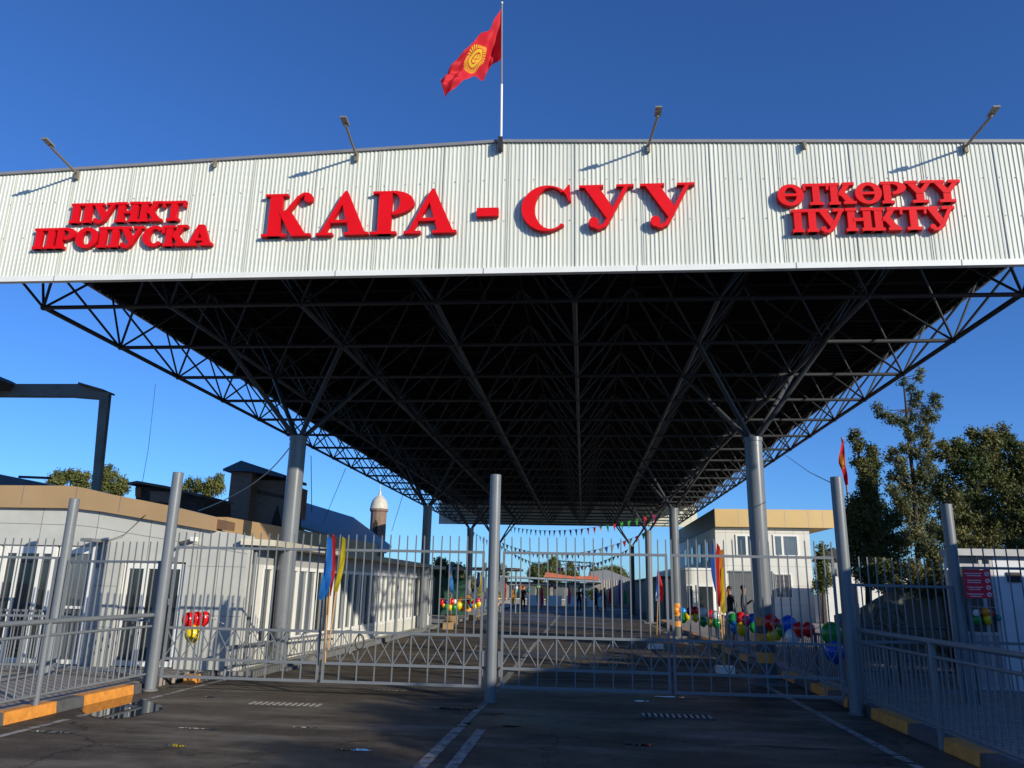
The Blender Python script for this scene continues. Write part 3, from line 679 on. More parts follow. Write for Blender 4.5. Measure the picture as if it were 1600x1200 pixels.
def railing(x, ya, yb, posts, lab, ztp=1.14, xb=None, z2=.97, zb_=.25):
    t = thing('hand_railing', lab, 'railing', (x, (ya+yb)/2, 0), 'grey tube railings along the kerbs')
    m = MB(); m.tube((x,ya,ztp),(x,yb,ztp),.034,14); m.build('handrail', grey, t)
    m = MB(); m.tube((x,ya,z2),(x,yb,z2),.020,10); m.build('upper_rail', grey, t)
    m = MB(); m.tube((x,ya,zb_),(x,yb,zb_),.020,10); m.build('lower_rail', grey, t)
    for y in posts:
        m = MB(); m.tube((x,y,0),(x,y,ztp),.038,12); m.build('post', grey, t)
    m = MB(); y = ya+.14
    while y < yb-.05:
        if min(abs(y-p) for p in posts) > .05: m.tube((x,y,zb_),(x,y,z2),.011,8)
        y += .145
    m.build('balusters', grey, t)
railing(-6.86, 4.6, 12.27, (4.8,7.3,9.8), 'grey tube railing along the left kerb, in the sun')
railing(4.05, 3.0, 12.27, (4.2,7.0,9.86), 'grey tube railing along the right kerb, in shade', 1.17, z2=1.0)
# railing inside the left pavement, close to the doors
def low_rail(p, q, h, lab, sp=.12, mt=None, posts=3, group=None):
    mt = mt or grey; p = Vector((*p,0)); q = Vector((*q,0)); t = thing('low_railing', lab, 'railing', ((p.x+q.x)/2,(p.y+q.y)/2,.1), group)
    m = MB(); m.tube((p.x,p.y,h),(q.x,q.y,h),.024,10); m.build('rail', mt, t); m = MB(); m.tube((p.x,p.y,.22),(q.x,q.y,.22),.016,8); m.build('rail', mt, t)
    L_ = (q-p).length; n = int(L_/sp); m = MB()
    for k in range(1,n): c = p.lerp(q,k/n); m.tube((c.x,c.y,.22),(c.x,c.y,h),.010,6)
    m.build('balusters', mt, t); 
    for k in range(posts): c = p.lerp(q,k/(posts-1)); m = MB(); m.tube((c.x,c.y,.0),(c.x,c.y,h+.02),.028,8); m.build('post', mt, t)
low_rail((-9.3,13.15),(-13.5,13.35),1.12,'low grey railing in front of the glazed doors on the left')
low_rail((-6.30,13.9),(-5.80,19.8),.55,'low picket rail on the plinth at the foot of the long left building', .16, posts=4)
low_rail((4.35,13.6),(4.35,28.0),.95,'dark picket railing on the right pavement beyond the gate', .13, mt=mat('dark_fence_paint',(.09,.10,.12),.5), posts=8)
low_rail((5.4,16.6),(8.6,17.0),1.05,'dark railing behind the person in camouflage', .14, mt=MAT['dark_fence_paint'], posts=4)

# red notice
t = thing('notice_board', 'red notice with white lines of text and round prohibition symbols on the right fence', 'notice', (6.03, 12.93, 1.68))
wh = mat('notice_white', (.75,.72,.72), .5)
zA, zB = 1.66, 2.09; xA, xB_ = 5.83+.07, 6.22+.07; yS = 12.90
m = MB(); m.box((xA,yS,zA),(xB_,yS+.012,zB)); m.build('panel', mat('notice_red', (.74,.012,.040), .5), t)
m = MB(); rr = random.Random(3)
for k, (w1, w2) in enumerate(((.24,.19),(.18,.19),(.21,.17),(.24,.15))):
    zc_ = zB-.058-k*.103
    for q, w_ in ((0,w1),(-.033,w2)):
        x = xA+.14-w_/2
        while x < xA+.14+w_/2:
            l = rr.uniform(.010,.03); m.box((x,yS-.003,zc_+q-.006),(min(x+l,xA+.265),yS,zc_+q+.006)); x += l+.005
m.build('text_lines', wh, t)
for k in range(4):
    zc_ = zB-.062-k*.103; m = MB(); cx = xB_-.045
    m.prism(ell(cx,zc_,.033,.033,0,360,20)[:-1], yS-.004, yS); s_ = m.build('prohibition_symbol', wh, t)
    m = MB(); m.prism([(cx-.024,zc_+.017),(cx-.017,zc_+.024),(cx+.024,zc_-.017),(cx+.017,zc_-.024)], yS-.008, yS-.004); m.build('symbol_bar', mat('notice_red',(.74,.012,.04),.5), s_)
    m = MB(); m.prism([(cx-.012,zc_-.012),(cx+.012,zc_-.012),(cx+.010,zc_+.006),(cx-.004,zc_+.014)], yS-.006, yS-.004); m.build('symbol_figure', wire_m, s_)

# drain grates
for (x0,x1,y0,y1,lab) in ((.80,1.76,11.45,11.75,'steel drain grate in the shaded road right of the middle post'),(-4.75,-3.72,11.30,11.56,'steel drain grate in the sunlit road left of the middle post')):
    t = thing('drain_grate', lab, 'drain grate', ((x0+x1)/2,(y0+y1)/2,0), 'drain grates in the road')
    m = MB(); m.box((x0,y0,.001),(x1,y1,.005)); m.build('opening', mat('drain_black',(.006,.006,.006),.9), t)
    m = MB(); n = 12
    for k in range(n): x = x0+.03+(x1-x0-.06)*k/(n-1); m.box((x-.018,y0+.02,.006),(x+.018,y1-.02,.016))
    m.build('bars', mat('grate_iron',(.42,.38,.33),.35,.3), t)
    m = MB(); m.box((x0-.03,y0-.03,.002),(x1+.03,y0,.012)); m.box((x0-.03,y1,.002),(x1+.03,y1+.03,.012)); m.box((x0-.03,y0,.002),(x0,y1,.012)); m.box((x1,y0,.002),(x1+.03,y1,.012)); m.build('rim', mat('grate_rim',(.10,.09,.085),.6,.3), t)

# ================================================================== LEFT BUILDING
YW = 14.45
lb = thing('customs_building', 'long low pale building with tan parapet and a strip of white windows on the left', 'building', (-9, 20, 0))
prof = [(-16,3.04),(-11.56,3.05),(-9.94,3.03),(-9.46,2.99),(-8.59,2.86),(-7.79,2.75),(-6.35,2.53)]
par = [(-16,3.44),(-10.14,3.45),(-9.90,3.43),(-9.32,3.31),(-8.03,3.09),(-7.0,2.87)]
# openings in the front wall (x0,x1,z0,z1)
ops = [(-15.5,-9.42,.12,2.30),(-8.82,-7.55,.12,2.02)]
def zof(pr, x):
    for (a, za), (b_, zb__) in zip(pr[:-1], pr[1:]):
        if a <= x <= b_: return za+(zb__-za)*(x-a)/(b_-a)
    return pr[-1][1]
m = MB()
xs = sorted(set([-16,-15.5,-9.42,-8.82,-7.55,-6.35]+[p[0] for p in prof]))
for a, b_ in zip(xs[:-1], xs[1:]):
    inop = [o for o in ops if o[0] <= a+1e-6 and b_-1e-6 <= o[1]]
    zb0 = inop[0][3] if inop else 0
    m.prism([(a,zb0),(b_,zb0),(b_,zof(prof,b_)),(a,zof(prof,a))], YW, YW+.25)
m.build('front_wall', clad, lb)
m = MB()   # panel joints
for x in (-15.4,-14.2,-13,-11.75,-10.62,-9.45,-8.35,-7.35): m.box((x,YW-.003,2.32 if x<-9.42 else 2.05),(x+.009,YW+.0,zof(prof,x)-.005))
for x in (-9.20,-7.35,-6.9): m.box((x,YW-.003,.1),(x+.008,YW,2.3))
def jl(f0, x0, x1, dz):
    pts = [x0]+[p[0] for p in prof if x0 < p[0] < x1]+[x1]
    for a, b_ in zip(pts[:-1], pts[1:]): m.add([(a,YW-.003,zof(prof,a)-dz),(b_,YW-.003,zof(prof,b_)-dz),(b_,YW-.003,zof(prof,b_)-dz+.009),(a,YW-.003,zof(prof,a)-dz+.009)], [(0,1,2,3)])
jl(0,-16,-6.36,.34)
for x0,x1,z in ((-9.40,-8.86,1.55),(-7.5,-6.36,1.95),(-7.5,-6.36,1.05),(-9.4,-8.86,.8)): m.box((x0,YW-.003,z),(x1,YW,z+.008))
m.build('panel_joints', seam, lb)
m = MB()
for (a, za), (b_, zb__) in zip(par[:-1], par[1:]):
    m.prism([(a,zof(prof,a)-.02),(b_,zof(prof,b_)-.02),(b_,zb__),(a,za)], YW-.10, YW+.20)

for x in (-13.9,-12.4,-11.05,-9.93,-9.0,-7.95): m.box((x,YW-.103,zof(prof,x)+.02),(x+.010,YW-.10,zof(par,x)-.005),1)
m.build('tan_parapet', [tan, seam], lb)
m = MB(); m.prism([(-7.0,2.66),(-6.80,2.63),(-6.80,2.80),(-7.0,2.84)], YW-.06, YW+.3); m.build('parapet_end', mat('brown_panel',(.16,.09,.05),.6), lb)
# wing: wall facing the road
XW = -5.93; YE = 33.6; XR_ = -6.42
m = MB(); m.box((-16,YW+.25,0),(XR_,YE,.46)); m.box((-16,YW+.25,2.02),(XR_,YE,2.355)); m.box((XR_-.35,YW+.25,.46),(XR_-.1,YE-.3,2.02)) 
m.build('wing_wall', mat('wing_grey', (.36,.355,.34), .7, 0, .08, 1), lb)
m = MB(); m.box((XR_,YW+.25,.10),(XR_+.02,YE,.46)); m.build('wing_base_panel', mat('cream_panel', (.62,.60,.53), .6), lb)
m = MB(); m.slab([(-16,YW+.27),(-6.45,YW+.27),(-6.42,YW-.20),(XW,YW+.25),(XW,YE+.3),(-16,YE+.3)], 2.36, 2.475); m.build('roof_slab', mat('cream_coping', (.44,.41,.33), .7, 0, .12, 2), lb)
m = MB()   # parapet set back on the wing roof
a1 = atX(356,808,-7.6); a2 = atX(590,850,-7.6); z1 = a1.z; 
m.add([(-7.6,a1.y,2.475),(-7.6,a2.y,2.475),(-7.6,a2.y,a2.z),(-7.6,a1.y,a1.z),(-7.9,a1.y,2.475),(-7.9,a2.y,2.475),(-7.9,a2.y,a2.z),(-7.9,a1.y,a1.z)], [(0,1,2,3),(7,6,5,4),(3,2,6,7),(0,3,7,4),(1,5,6,2)])
m.build('rear_parapet', tan, lb)
# window strip along the wing: white frames, dark panes
y = YW+.95; k = 0
while y < YE-.9:
    w_ = 1.22 if k > 1 else 1.0
    fr = MB(); x = XR_
    fr.box((x-.06,y,1.94),(x+.02,y+w_,2.02)); fr.box((x-.06,y,.46),(x+.02,y+w_,.54))
    for yy in (y, y+w_*.5-.03, y+w_-.06): fr.box((x-.055,yy,.542),(x+.025,yy+.06,1.938))
    wo_ = fr.build('window', pvc, lb)
    pn = MB(); pn.box((x-.04,y+.06,.54),(x-.03,y+w_*.5-.03,1.94)); pn.box((x-.04,y+w_*.5+.03,.54),(x-.03,y+w_-.06,1.94)); pn.build('pane', glassd if k%3 else glass, wo_)
    y += w_+.02; k += 1
for ya_, yb_ in ((YE-.7,YE),(YW+.25,YW+.95)): m = MB(); m.box((XR_-.02,ya_,.46),(XR_+.02,yb_,2.02)); m.build('wing_pier', clad2, lb)
 
m = MB(); 
for y in (YW+.4,27,33.2): m = MB(); m.tube((-6.36,y,.1),(-6.36,y,2.35),.04,8); m.build('downpipe', grey, lb)
# doors and glazing in the front wall
def glazed(name, x0, x1, z0, z1, yw, parent, div, mid=None, fr=.07, gm=None, topb=0):
    f = MB(); f.box((x0,yw+.05,z0),(x0+fr,yw+.12,z1)); f.box((x1-fr,yw+.05,z0),(x1,yw+.12,z1)); f.box((x0+fr,yw+.052,z1-fr-topb),(x1-fr,yw+.118,z1)); f.box((x0+fr,yw+.052,z0),(x1-fr,yw+.118,z0+fr))
    for d in div: f.box((x0+(x1-x0)*d-fr/2,yw+.055,z0+fr),(x0+(x1-x0)*d+fr/2,yw+.115,z1-fr-topb))
    if mid: f.box((x0+fr,yw+.058,mid),(x1-fr,yw+.112,mid+.05))
    o = f.build(name, pvc, parent); g_ = MB(); g_.box((x0+fr/2,yw+.08,z0+fr/2),(x1-fr/2,yw+.088,z1-fr/2)); g_.build('pane', gm or glass, o); return o
glazed('glazed_door', -8.80, -7.57, .12, 1.99, YW, lb, (.36,.62), None, .10, topb=.0)
glazed('glazed_window', -10.18, -9.44, .12, 2.29, YW, lb, (), 1.12, .08, glassd, topb=.06)
glazed('glazed_door', -11.35, -10.24, .12, 2.29, YW, lb, (.30,.72), None, .09, topb=.06)
glazed('glazed_window', -13.4, -11.41, .12, 2.29, YW, lb, (.33,.66), 1.12, .08, glassd, topb=.10)
glazed('glazed_window', -15.4, -13.5, .12, 2.29, YW, lb, (.5,), 1.12, .08, glassd)
m = MB(); m.box((-15.5,YW+.6,0),(-7.5,YW+.7,2.4)); m.build('interior_wall', mat('interior_dark',(.09,.085,.075),.8), lb)
m = MB(); m.box((-9.42,YW-.5,2.36),(-9.20,YW-.0,2.42)); m.box((-9.38,YW-.04,1.9),(-9.24,YW-.0,2.36)); m.build('door_hood', grey, lb)
m = MB(); m.box((-9.42,YW-.06,.12),(-9.33,YW,2.3)); m.build('pilaster', pvc, lb)
# brown band of posters in the window
m = MB(); m.box((-10.08,YW+.06,1.20),(-9.92,YW+.075,1.62)); tag(m.build('poster', mat('orange_poster',(.42,.16,.06),.6,0,.5,25)), 'small orange poster in the glazing of the left building', 'poster')
cx = atY(300,843,YW-.12); t = thing('security_camera', 'small white security camera on the pale wall above the left gate', 'security camera', (cx.x, YW, cx.z))
m = MB(); m.tube((cx.x-.02,YW-.16,cx.z-.03),(cx.x-.14,YW-.30,cx.z-.09),.035,12); m.build('body', wire_m, t)
m = MB(); m.box((cx.x-.02,YW-.16,cx.z-.03),(cx.x+.05,YW-.0,cx.z+.05)); m.build('mount', pvc, t)

# ------------------------------------------------------------------ behind the left building
tw = thing('brick_tower_building', 'dark brown brick building with gabled tower and blue metal roof behind the long white building', 'building', (-13.5, 31, 0))
ya, yb = 30, 34.5
xa = atY(359,760,30).x; xb = atY(392,760,30).x
m = MB(); m.box((xa,ya,0),(xb,yb+2,6.05)); m.box((xb,ya+.5,0),(-12.05,ya+2.2,5.72)); m.build('tower_wall', brickm, tw)
m = MB(); ax = atY(381,721,30)
rp = [(xa-.25,6.08),(ax.x,6.42),(atY(447,745,30).x,5.86),(atY(447,745,30).x,5.74),(xb,5.98),(xa-.25,6.0)]
m.prism(rp, ya-.25, ya+2.4); m.build('tower_roof', blueroof, tw)
m = MB(); m.prism([(atY(410,815,30).x,3.2),(atY(441,818,30).x,3.2),(atY(426,792,30).x,4.7)], ya+.46, ya+.5); m.build('gable_niche', mat('niche_dark',(.03,.025,.02),.9), tw)
m = MB(); m.prism([(xb+.1,5.2),(-12.1,4.98),(-12.1,5.10),(xb+.1,5.35)], ya+.42, ya+.5); m.build('cornice', brick, tw)
# long roof to the right: polygon slab
def roofslab(pts, th=.12, mt=blueroof, name='roof', par_=None):
    n = len(pts); m = MB(); vs = [tuple(p) for p in pts]+[(p[0],p[1],p[2]-th) for p in pts]
    m.add(vs, [tuple(range(n)), tuple(range(2*n-1,n-1,-1))]+[(i+n,(i+1)%n+n,(i+1)%n,i) for i in range(n)]); return m.build(name, mt, par_)
A = atX(470,783,-15.5); B = atX(552,808,-15.5); C_ = atX(612,853,-14.0); D = atX(470,822,-12.6); E_ = atX(603,862,-12.6)
roofslab([A,B,C_,E_,D], .12, blueroof, 'long_roof', tw)
m = MB(); m.add([(A.x,A.y-.1,A.z-.15),(D.x-.15,D.y,D.z-.1),(E_.x-.15,E_.y,E_.z-.12),(D.x-.15,D.y,0),(E_.x-.15,E_.y,0),(A.x,A.y,0)], [(3,4,2,1),(5,3,1,0)]); m.build('hall_wall', brickm, tw)
a1, a2, a3, a4 = atY(282,780,31), atY(358,783,31), atY(358,812,29.5), atY(275,800,29.5)
roofslab([a1,a2,a3,a4], .1, blueroof, 'left_roof', tw)
m = MB(); m.box((a4.x,30,0),(xa,30.4,a4.z-.1)); m.build('side_wall', brickm, tw)
t = thing('minaret', 'small round brown tower with pale tin dome and finial beyond the blue roof', 'tower', (-16.5,62,0))
cx = atY(592,800,62).x
m = MB(); m.lathe((cx,62,0), [(.66,0),(.66,7.35),(.76,7.45),(.76,7.6)], 12, smooth=False); w_ = m.build('shaft', brickm, t)
m = MB(); m.prism([(cx-.15,5.3),(cx+.15,5.3),(cx+.15,6.4),(cx,6.7),(cx-.15,6.4)], 61.30, 61.36); m.build('arched_opening', MAT['niche_dark'], w_)
m = MB(); m.lathe((cx,62,7.6), [(.78,0),(.72,.10),(.70,.35),(.58,.70),(.35,.98),(.14,1.12),(.10,1.3),(.12,1.36),(.05,1.45),(.03,1.95),(0,2.0)], 16); m.build('dome', dome_m, t)
# shack with tin lid
t = thing('rooftop_shed', 'dark ramshackle rooftop shed with rusty tin lid behind the tan parapet', 'shed', (-14,24,0))
def PX(px, py, Y): q = atY(px, py, Y); return (q.x, q.z)
m = MB(); m.prism([PX(212,760,24),PX(270,762,24),PX(318,778,24),PX(318,800,24),PX(212,800,24)], 24, 26); m.build('wall', mat('soot_boards',(.05,.035,.03),.9,0,.5,5), t)
m = MB(); m.prism([PX(207,756,24),PX(222,753,24),PX(268,761,24),PX(320,774,24),PX(320,778,24),PX(268,765,24),PX(222,757,24),PX(207,759,24)], 23.7, 26.2); m.build('tin_lid', rust, t)
m = MB(); m.prism([PX(236,768,24),PX(266,769,24),PX(266,786,24),PX(236,784,24)], 23.93, 23.99); m.build('brick_patch', brickm, t)
m = MB(); m.prism([PX(213,762,24),PX(222,762,24),PX(222,778,24),PX(213,776,24)], 23.93, 23.99); m.build('rust_board', mat('rust_board',(.25,.10,.05),.8), t)
# steel portal frame top-left
t = thing('steel_portal_frame', 'unfinished grey steel portal frame with dark deck at the upper left above the white building', 'steel frame', (-11.4,17,0))
m = MB(); m.prism([PX(147,765,17),PX(158,765,17),PX(174,614,17),PX(160,612,17)], 16.9, 17.02); 
b0 = atY(152,765,17); m.box((b0.x-.09,16.9,0),(b0.x+.05,17.15,b0.z)); m.build('leg', mat('portal_paint',(.13,.14,.14),.5,0,.25,3), t)
m = MB(); m.prism([PX(-60,601,17),PX(130,601,17),PX(168,613,17),PX(160,624,17),PX(110,620,17),PX(-60,619,17)], 16.92, 17.13); m.build('beam', MAT['portal_paint'], t)
m = MB(); m.prism([PX(130,600,17),PX(168,611,17),PX(168,614,17),PX(130,604,17)], 16.8, 17.3); m.build('top_plate', rust, t)
m = MB(); m.prism([PX(-60,565,17),PX(0,589,17),PX(26,603,17),PX(20,612,17),PX(-60,612,17)], 16.2, 17.4); m.build('deck', mat('deck_brown',(.06,.05,.045),.8), t)
t = thing('dark_roof_house', 'low house with dark blue grey roof just above the tan parapet at the left edge', 'house', (-17,22,0))
m = MB(); m.prism([PX(-60,730,22),PX(0,741,22),PX(90,760,22),PX(-60,768,22)], 22, 24); m.build('roof', blueroof, t)
m = MB(); h0 = atY(-40,770,22); m.box((h0.x-3,22.2,0),(atY(80,765,22).x,24,h0.z+.1)); m.build('wall', brickm, t)
m = MB(); m.beam(atY(30,745,21.8),atY(78,747,21.8),.07,.07); m.build('ridge_bar', wire_m, t)

# ================================================================== RIGHT BUILDINGS
rb = thing('two_storey_office', 'two storey pale clad office with golden flat fascia on the right beyond the gate', 'building', (10,50,0))
yb0 = 46
x0, x1 = 7.62, 12.9; 
m = MB(); m.box((x0,yb0,0),(x1,64,5.25)); wl = m.build('wall', clad2, rb)
m = MB(); m.box((x0-.02,yb0-.35,5.27),(14.2,64.5,6.28)); m.build('gold_fascia', tan2, rb)
m = MB(); m.box((x0-.05,yb0-.352,5.26),(x0-.022,64.5,6.30)); m.build('side_fascia', mat('dark_fascia',(.10,.09,.08),.6), rb)
m = MB()
for x in (8.9,10.2,11.5,12.8,13.6): m.box((x,yb0-.354,5.29),(x+.02,yb0-.35,6.27))
for z in (1.0,2.05,3.1,3.62,4.95): m.box((x0,yb0-.004,z),(x1,yb0,z+.018))
for x in (8.2,9.1,10.0,11.0,12.0,12.6): m.box((x,yb0-.004,0),(x+.015,yb0,5.2))
for z in (2.0,3.2,4.5): m.box((x0-.004,yb0,z),(x0,64,z+.018))
for k in range(12): m.box((x0-.004,yb0+1.4*k,0),(x0,yb0+1.4*k+.018,5.2))
m.build('panel_joints', mat('pale_joint',(.38,.36,.32),.8), rb)
def win(x0_, x1_, z0, z1, y, parent, div=.38, gm=None):
    f = MB(); w_ = .09
    f.box((x0_,y-.06,z0),(x0_+w_,y+.02,z1)); f.box((x1_-w_,y-.06,z0),(x1_,y+.02,z1)); f.box((x0_+w_,y-.058,z1-w_),(x1_-w_,y+.02,z1)); f.box((x0_+w_,y-.058,z0),(x1_-w_,y+.02,z0+w_))
    xm = x0_+(x1_-x0_)*div; f.box((xm-w_*.7,y-.055,z0+w_),(xm+w_*.7,y+.02,z1-w_))
    o = f.build('window', pvc, parent); g_ = MB(); g_.box((x0_+.05,y-.03,z0+.05),(x1_-.05,y-.012,z1-.05)); g_.build('pane', gm or glass, o); return o
win(8.75,10.35,3.62,4.86,yb0,rb); win(10.85,12.25,3.65,4.88,yb0,rb,.36,glassd)
w_ = MB(); w_.box((8.3,yb0-.05,.0),(10.7,yb0-.01,2.75)); w_.build('dark_shutter', mat('shutter_grey',(.10,.105,.11),.6), rb)
w_ = MB(); w_.box((8.3,yb0-.12,2.75),(10.7,yb0,2.83)); w_.build('shutter_head', grey, rb)
o = win(10.8,11.75,1.35,2.72,yb0,rb,.5,glassd)
g_ = MB()
for k in range(9): g_.box((10.85+.1*k,yb0-.09,1.4),(10.87+.1*k,yb0-.07,2.68))
for k in range(5): g_.box((10.85,yb0-.095,1.5+.27*k),(11.7,yb0-.07,1.52+.27*k))
g_.build('grille', mat('grille',(.12,.06,.05),.6), o)
for yy in (48.5,51.5,55,58.5):   # windows in the shaded side wall
    f = MB(); f.box((x0-.05,yy,3.4),(x0-.002,yy+1.1,4.6)); o = f.build('window', pvc, rb); g_ = MB(); g_.box((x0-.06,yy+.08,3.48),(x0-.05,yy+.5,4.52)); g_.box((x0-.06,yy+.58,3.48),(x0-.05,yy+1.02,4.52)); g_.build('pane', glass, o)
# low wing with rounded front
t = thing('low_entrance_block', 'low white rounded entrance block beside the left wall of the golden fascia office', 'building', (6.6,44,0))
m = MB(); pts = [(7.60,45.2),(7.60,56),(5.3,56),(5.3,46.4)]+[(6.2-.9*math.cos(R(a)),45.9-.9*math.sin(R(a))) for a in (0,20,40,60,80,90)]+[(7.2,45.0)]
m.slab(pts, 0, 2.80); m.build('wall', clad2, t)
m = MB(); m.slab([(x+(x-6.4)*.03, y-.06) for x, y in pts], 2.80, 2.92); m.build('coping', whitetrim, t)
m = MB(); m.box((6.3,44.93,.1),(7.25,44.98,2.0)); d_ = m.build('door_frame', pvc, t); m = MB(); m.box((6.38,44.9,.15),(7.17,44.93,1.92)); m.build('pane', glass, d_)
m = MB(); m.box((5.75,44.93,.7),(6.1,44.98,2.0)); d_ = m.build('window', pvc, t); m = MB(); m.box((5.8,44.9,.75),(6.05,44.93,1.95)); m.build('pane', glass, d_)
# long dark shed on the right side of the road
t = thing('long_grey_shed', 'long grey ribbed shed with dark roof edge along the right side under the canopy', 'shed', (4.7,60,0))
m = MB(); y = 47.5
pr = []
while y < 82: pr += [(y,0),(y+.12,0),(y+.15,-.04),(y+.27,-.04)]; y += .3
vs = []
for (yy, dx) in pr: vs += [(4.75+dx,yy,.0),(4.75+dx,yy,2.35)]
m.add(vs, [(2*i,2*i+2,2*i+3,2*i+1) for i in range(len(pr)-1)]); m.build('ribbed_side', mat('shed_grey',(.20,.20,.19),.6), t)
m = MB(); m.box((4.80,47.5,0),(5.25,82,2.34)); m.build('end_wall', clad2, t)
m = MB(); m.box((4.45,47.3,2.36),(5.28,82,2.48)); m.build('roof', mat('shed_roof',(.05,.05,.055),.7), t)

# right background: white wall and dark green-grey sheet fence, kiosk
t = thing('boundary_wall', 'white boundary wall running from the office towards the trees, dappled with tree shade', 'wall', (16,40,0))
m = MB(); m.prism([(12.95,0),(26,0),(26,2.62),(12.95,2.62)], 44, 44.3); m.build('wall', clad2, t)
m = MB(); m.box((12.9,43.9,2.62),(26,44.4,2.72)); m.build('coping', concrete, t)
t = thing('garden_hut', 'small dark pitched hut standing behind the white wall right of the office', 'hut', (14.4,48,0))
m = MB(); m.box((13.9,47,0),(15.0,48.5,3.5)); m.build('wall', concrete, t); m = MB(); m.prism([(13.6,3.5),(15.3,3.5),(14.45,4.25)], 46.8, 48.7); m.build('roof', wire_m, t)
t = thing('sheet_metal_fence', 'dark grey green sheet metal fence behind the railings on the right', 'fence', (9,19.5,0))
fp = [atY(1345,955,21),atY(1395,930,20.5),atY(1500,912,20)]
m = MB()
zts = [1.35,1.75,2.0]
px_ = [(fp[0].x-.6,21.2,1.15),(fp[0].x,21,1.35),(fp[1].x,20.6,1.80),(fp[2].x,20.2,2.05),(fp[2].x+8,20,2.1)]
for a, b_ in zip(px_[:-1], px_[1:]):
    n = max(2,int(abs(b_[0]-a[0])/.15))
    for k in range(n):
        u = k/n; v = (k+1)/n; xa_ = a[0]+(b_[0]-a[0])*u; xb__ = a[0]+(b_[0]-a[0])*v; ya_ = a[1]+(b_[1]-a[1])*u; yb_ = a[1]+(b_[1]-a[1])*v; d0_, d1_ = (0,.04) if k%2 else (.04,0); za = a[2]+(b_[2]-a[2])*u; zb_ = a[2]+(b_[2]-a[2])*v
        m.add([(xa_,ya_+d0_,.1),(xb__,yb_+d1_,.1),(xb__,yb_+d1_,zb_),(xa_,ya_+d0_,za)], [(0,1,2,3)])
m.build('sheets', mat('fence_green_grey',(.11,.13,.12),.6), t)
kk = thing('white_kiosk', 'white kiosk with glass front reflecting balloons at the right edge behind the red notice', 'kiosk', (8,15,.1))
kx0 = atY(1500,960,15).x; kx1 = atY(1561,960,15).x
m = MB(); m.box((kx1,15,.1),(kx1+3.0,16.1,2.40)); m.box((kx0,15.3,.1),(kx1,15.4,2.40)); m.build('wall', mat('kiosk_white',(.66,.68,.72),.5,0,.05), kk)
m = MB(); m.box((kx0-.02,14.85,2.40),(kx1+3.1,15.5,2.52)); m.box((kx1,15.5,2.402),(kx1+3.1,16.2,2.52)); m.build('roof', mat('kiosk_roof',(.42,.42,.42),.6), kk)
m = MB(); m.box((kx1+.22,14.97,1.95),(kx1+.46,15,2.12)); m.build('vent', wire_m, kk)
f = MB()
for x in (kx0, (kx0+kx1)/2+.1, kx1-.05): f.box((x,15.0,.1),(x+.06,15.08,2.40))
for z in (.1,1.02,2.2): f.box((kx0+.06,15.002,z),(kx1-.05,15.078,z+.06))
o = f.build('window', mat('kiosk_frame',(.45,.45,.46),.4), kk)
g_ = MB(); g_.box((kx0+.05,15.03,1.08),(kx1-.02,15.04,2.2)); g_.build('pane', mat('mirror_glass',(.05,.055,.06),.02,0,.3,1,spec=1.0), o)
g_ = MB(); g_.box((kx0+.05,15.03,.16),(kx1-.02,15.04,1.02)); g_.build('lower_panel', mat('kiosk_panel',(.36,.34,.36),.5), kk)
# off to the right, just outside the frame: low customs hall whose edge shades the road
hall = thing('roadside_hall', 'low flat roofed hall beside the road whose roof edge shades the right lane', 'building', (10,0,0))
m = MB(); X8 = 8.6
pf = [(-34,4.12),(1.6,4.12),(2.2,4.25),(3.2,4.40),(4.3,4.30),(6.3,4.06),(8.55,3.92),(10.2,3.66),(12.2,3.42)]
vs = []
for (y, z) in pf: vs += [(X8,y,.1),(X8,y,z),(X8+7,y,z),(X8+7,y,.1)]
fs = []
for i in range(len(pf)-1):
    o_ = 4*i; fs += [(o_,o_+4,o_+5,o_+1),(o_+1,o_+5,o_+6,o_+2),(o_+2,o_+6,o_+7,o_+3)]
fs += [(0,1,2,3),(4*len(pf)-1,4*len(pf)-2,4*len(pf)-3,4*len(pf)-4)]
m.add(vs, fs); m.build('wall', clad, hall)
for y in range(-30,11,4):
    f = MB(); f.box((X8-.04,y,.9),(X8+.0-.002,y+1.6,2.3)); o = f.build('window', pvc, hall); g_ = MB(); g_.box((X8-.05,y+.1,1.0),(X8-.04,y+1.5,2.2)); g_.build('pane', glass, o)

# ================================================================== FAR END OF THE ROAD
t = thing('market_row', 'low shop row with blue grey roof edge and orange red roof, far away', 'building', (-3,80,0))
m = MB(); m.box((-9,78.5,0),(1.7,84,2.2)); m.build('wall', mat('shop_wall',(.26,.25,.23),.7,0,.3,1.5), t)
m = MB(); m.prism([(-9.4,2.62),(1.9,2.25),(1.9,2.42),(-9.4,2.80)], 77.2, 84.2); m.build('roof', mat('pale_blue_roof',(.26,.32,.36),.5), t)
m = MB(); m.prism([(-3.9,2.7),(1.6,2.5),(1.4,2.95),(-1.0,2.80),(-3.7,3.2)], 79.5, 84); m.build('red_roof', mat('orange_red_roof',(.50,.13,.06),.6,0,.2,2), t)
for k in range(7):
    x = -8.6+k*1.45; f = MB(); f.box((x,78.4,.6),(x+1.0,78.49,1.9)); o = f.build('shop_window', glass if k%2 else glassd, t)
    f = MB(); f.box((x-.06,78.36,1.9),(x+1.06,78.49,1.98)); f.box((x-.06,78.36,.52),(x+1.06,78.49,.6)); f.build('frame', pvc, o)
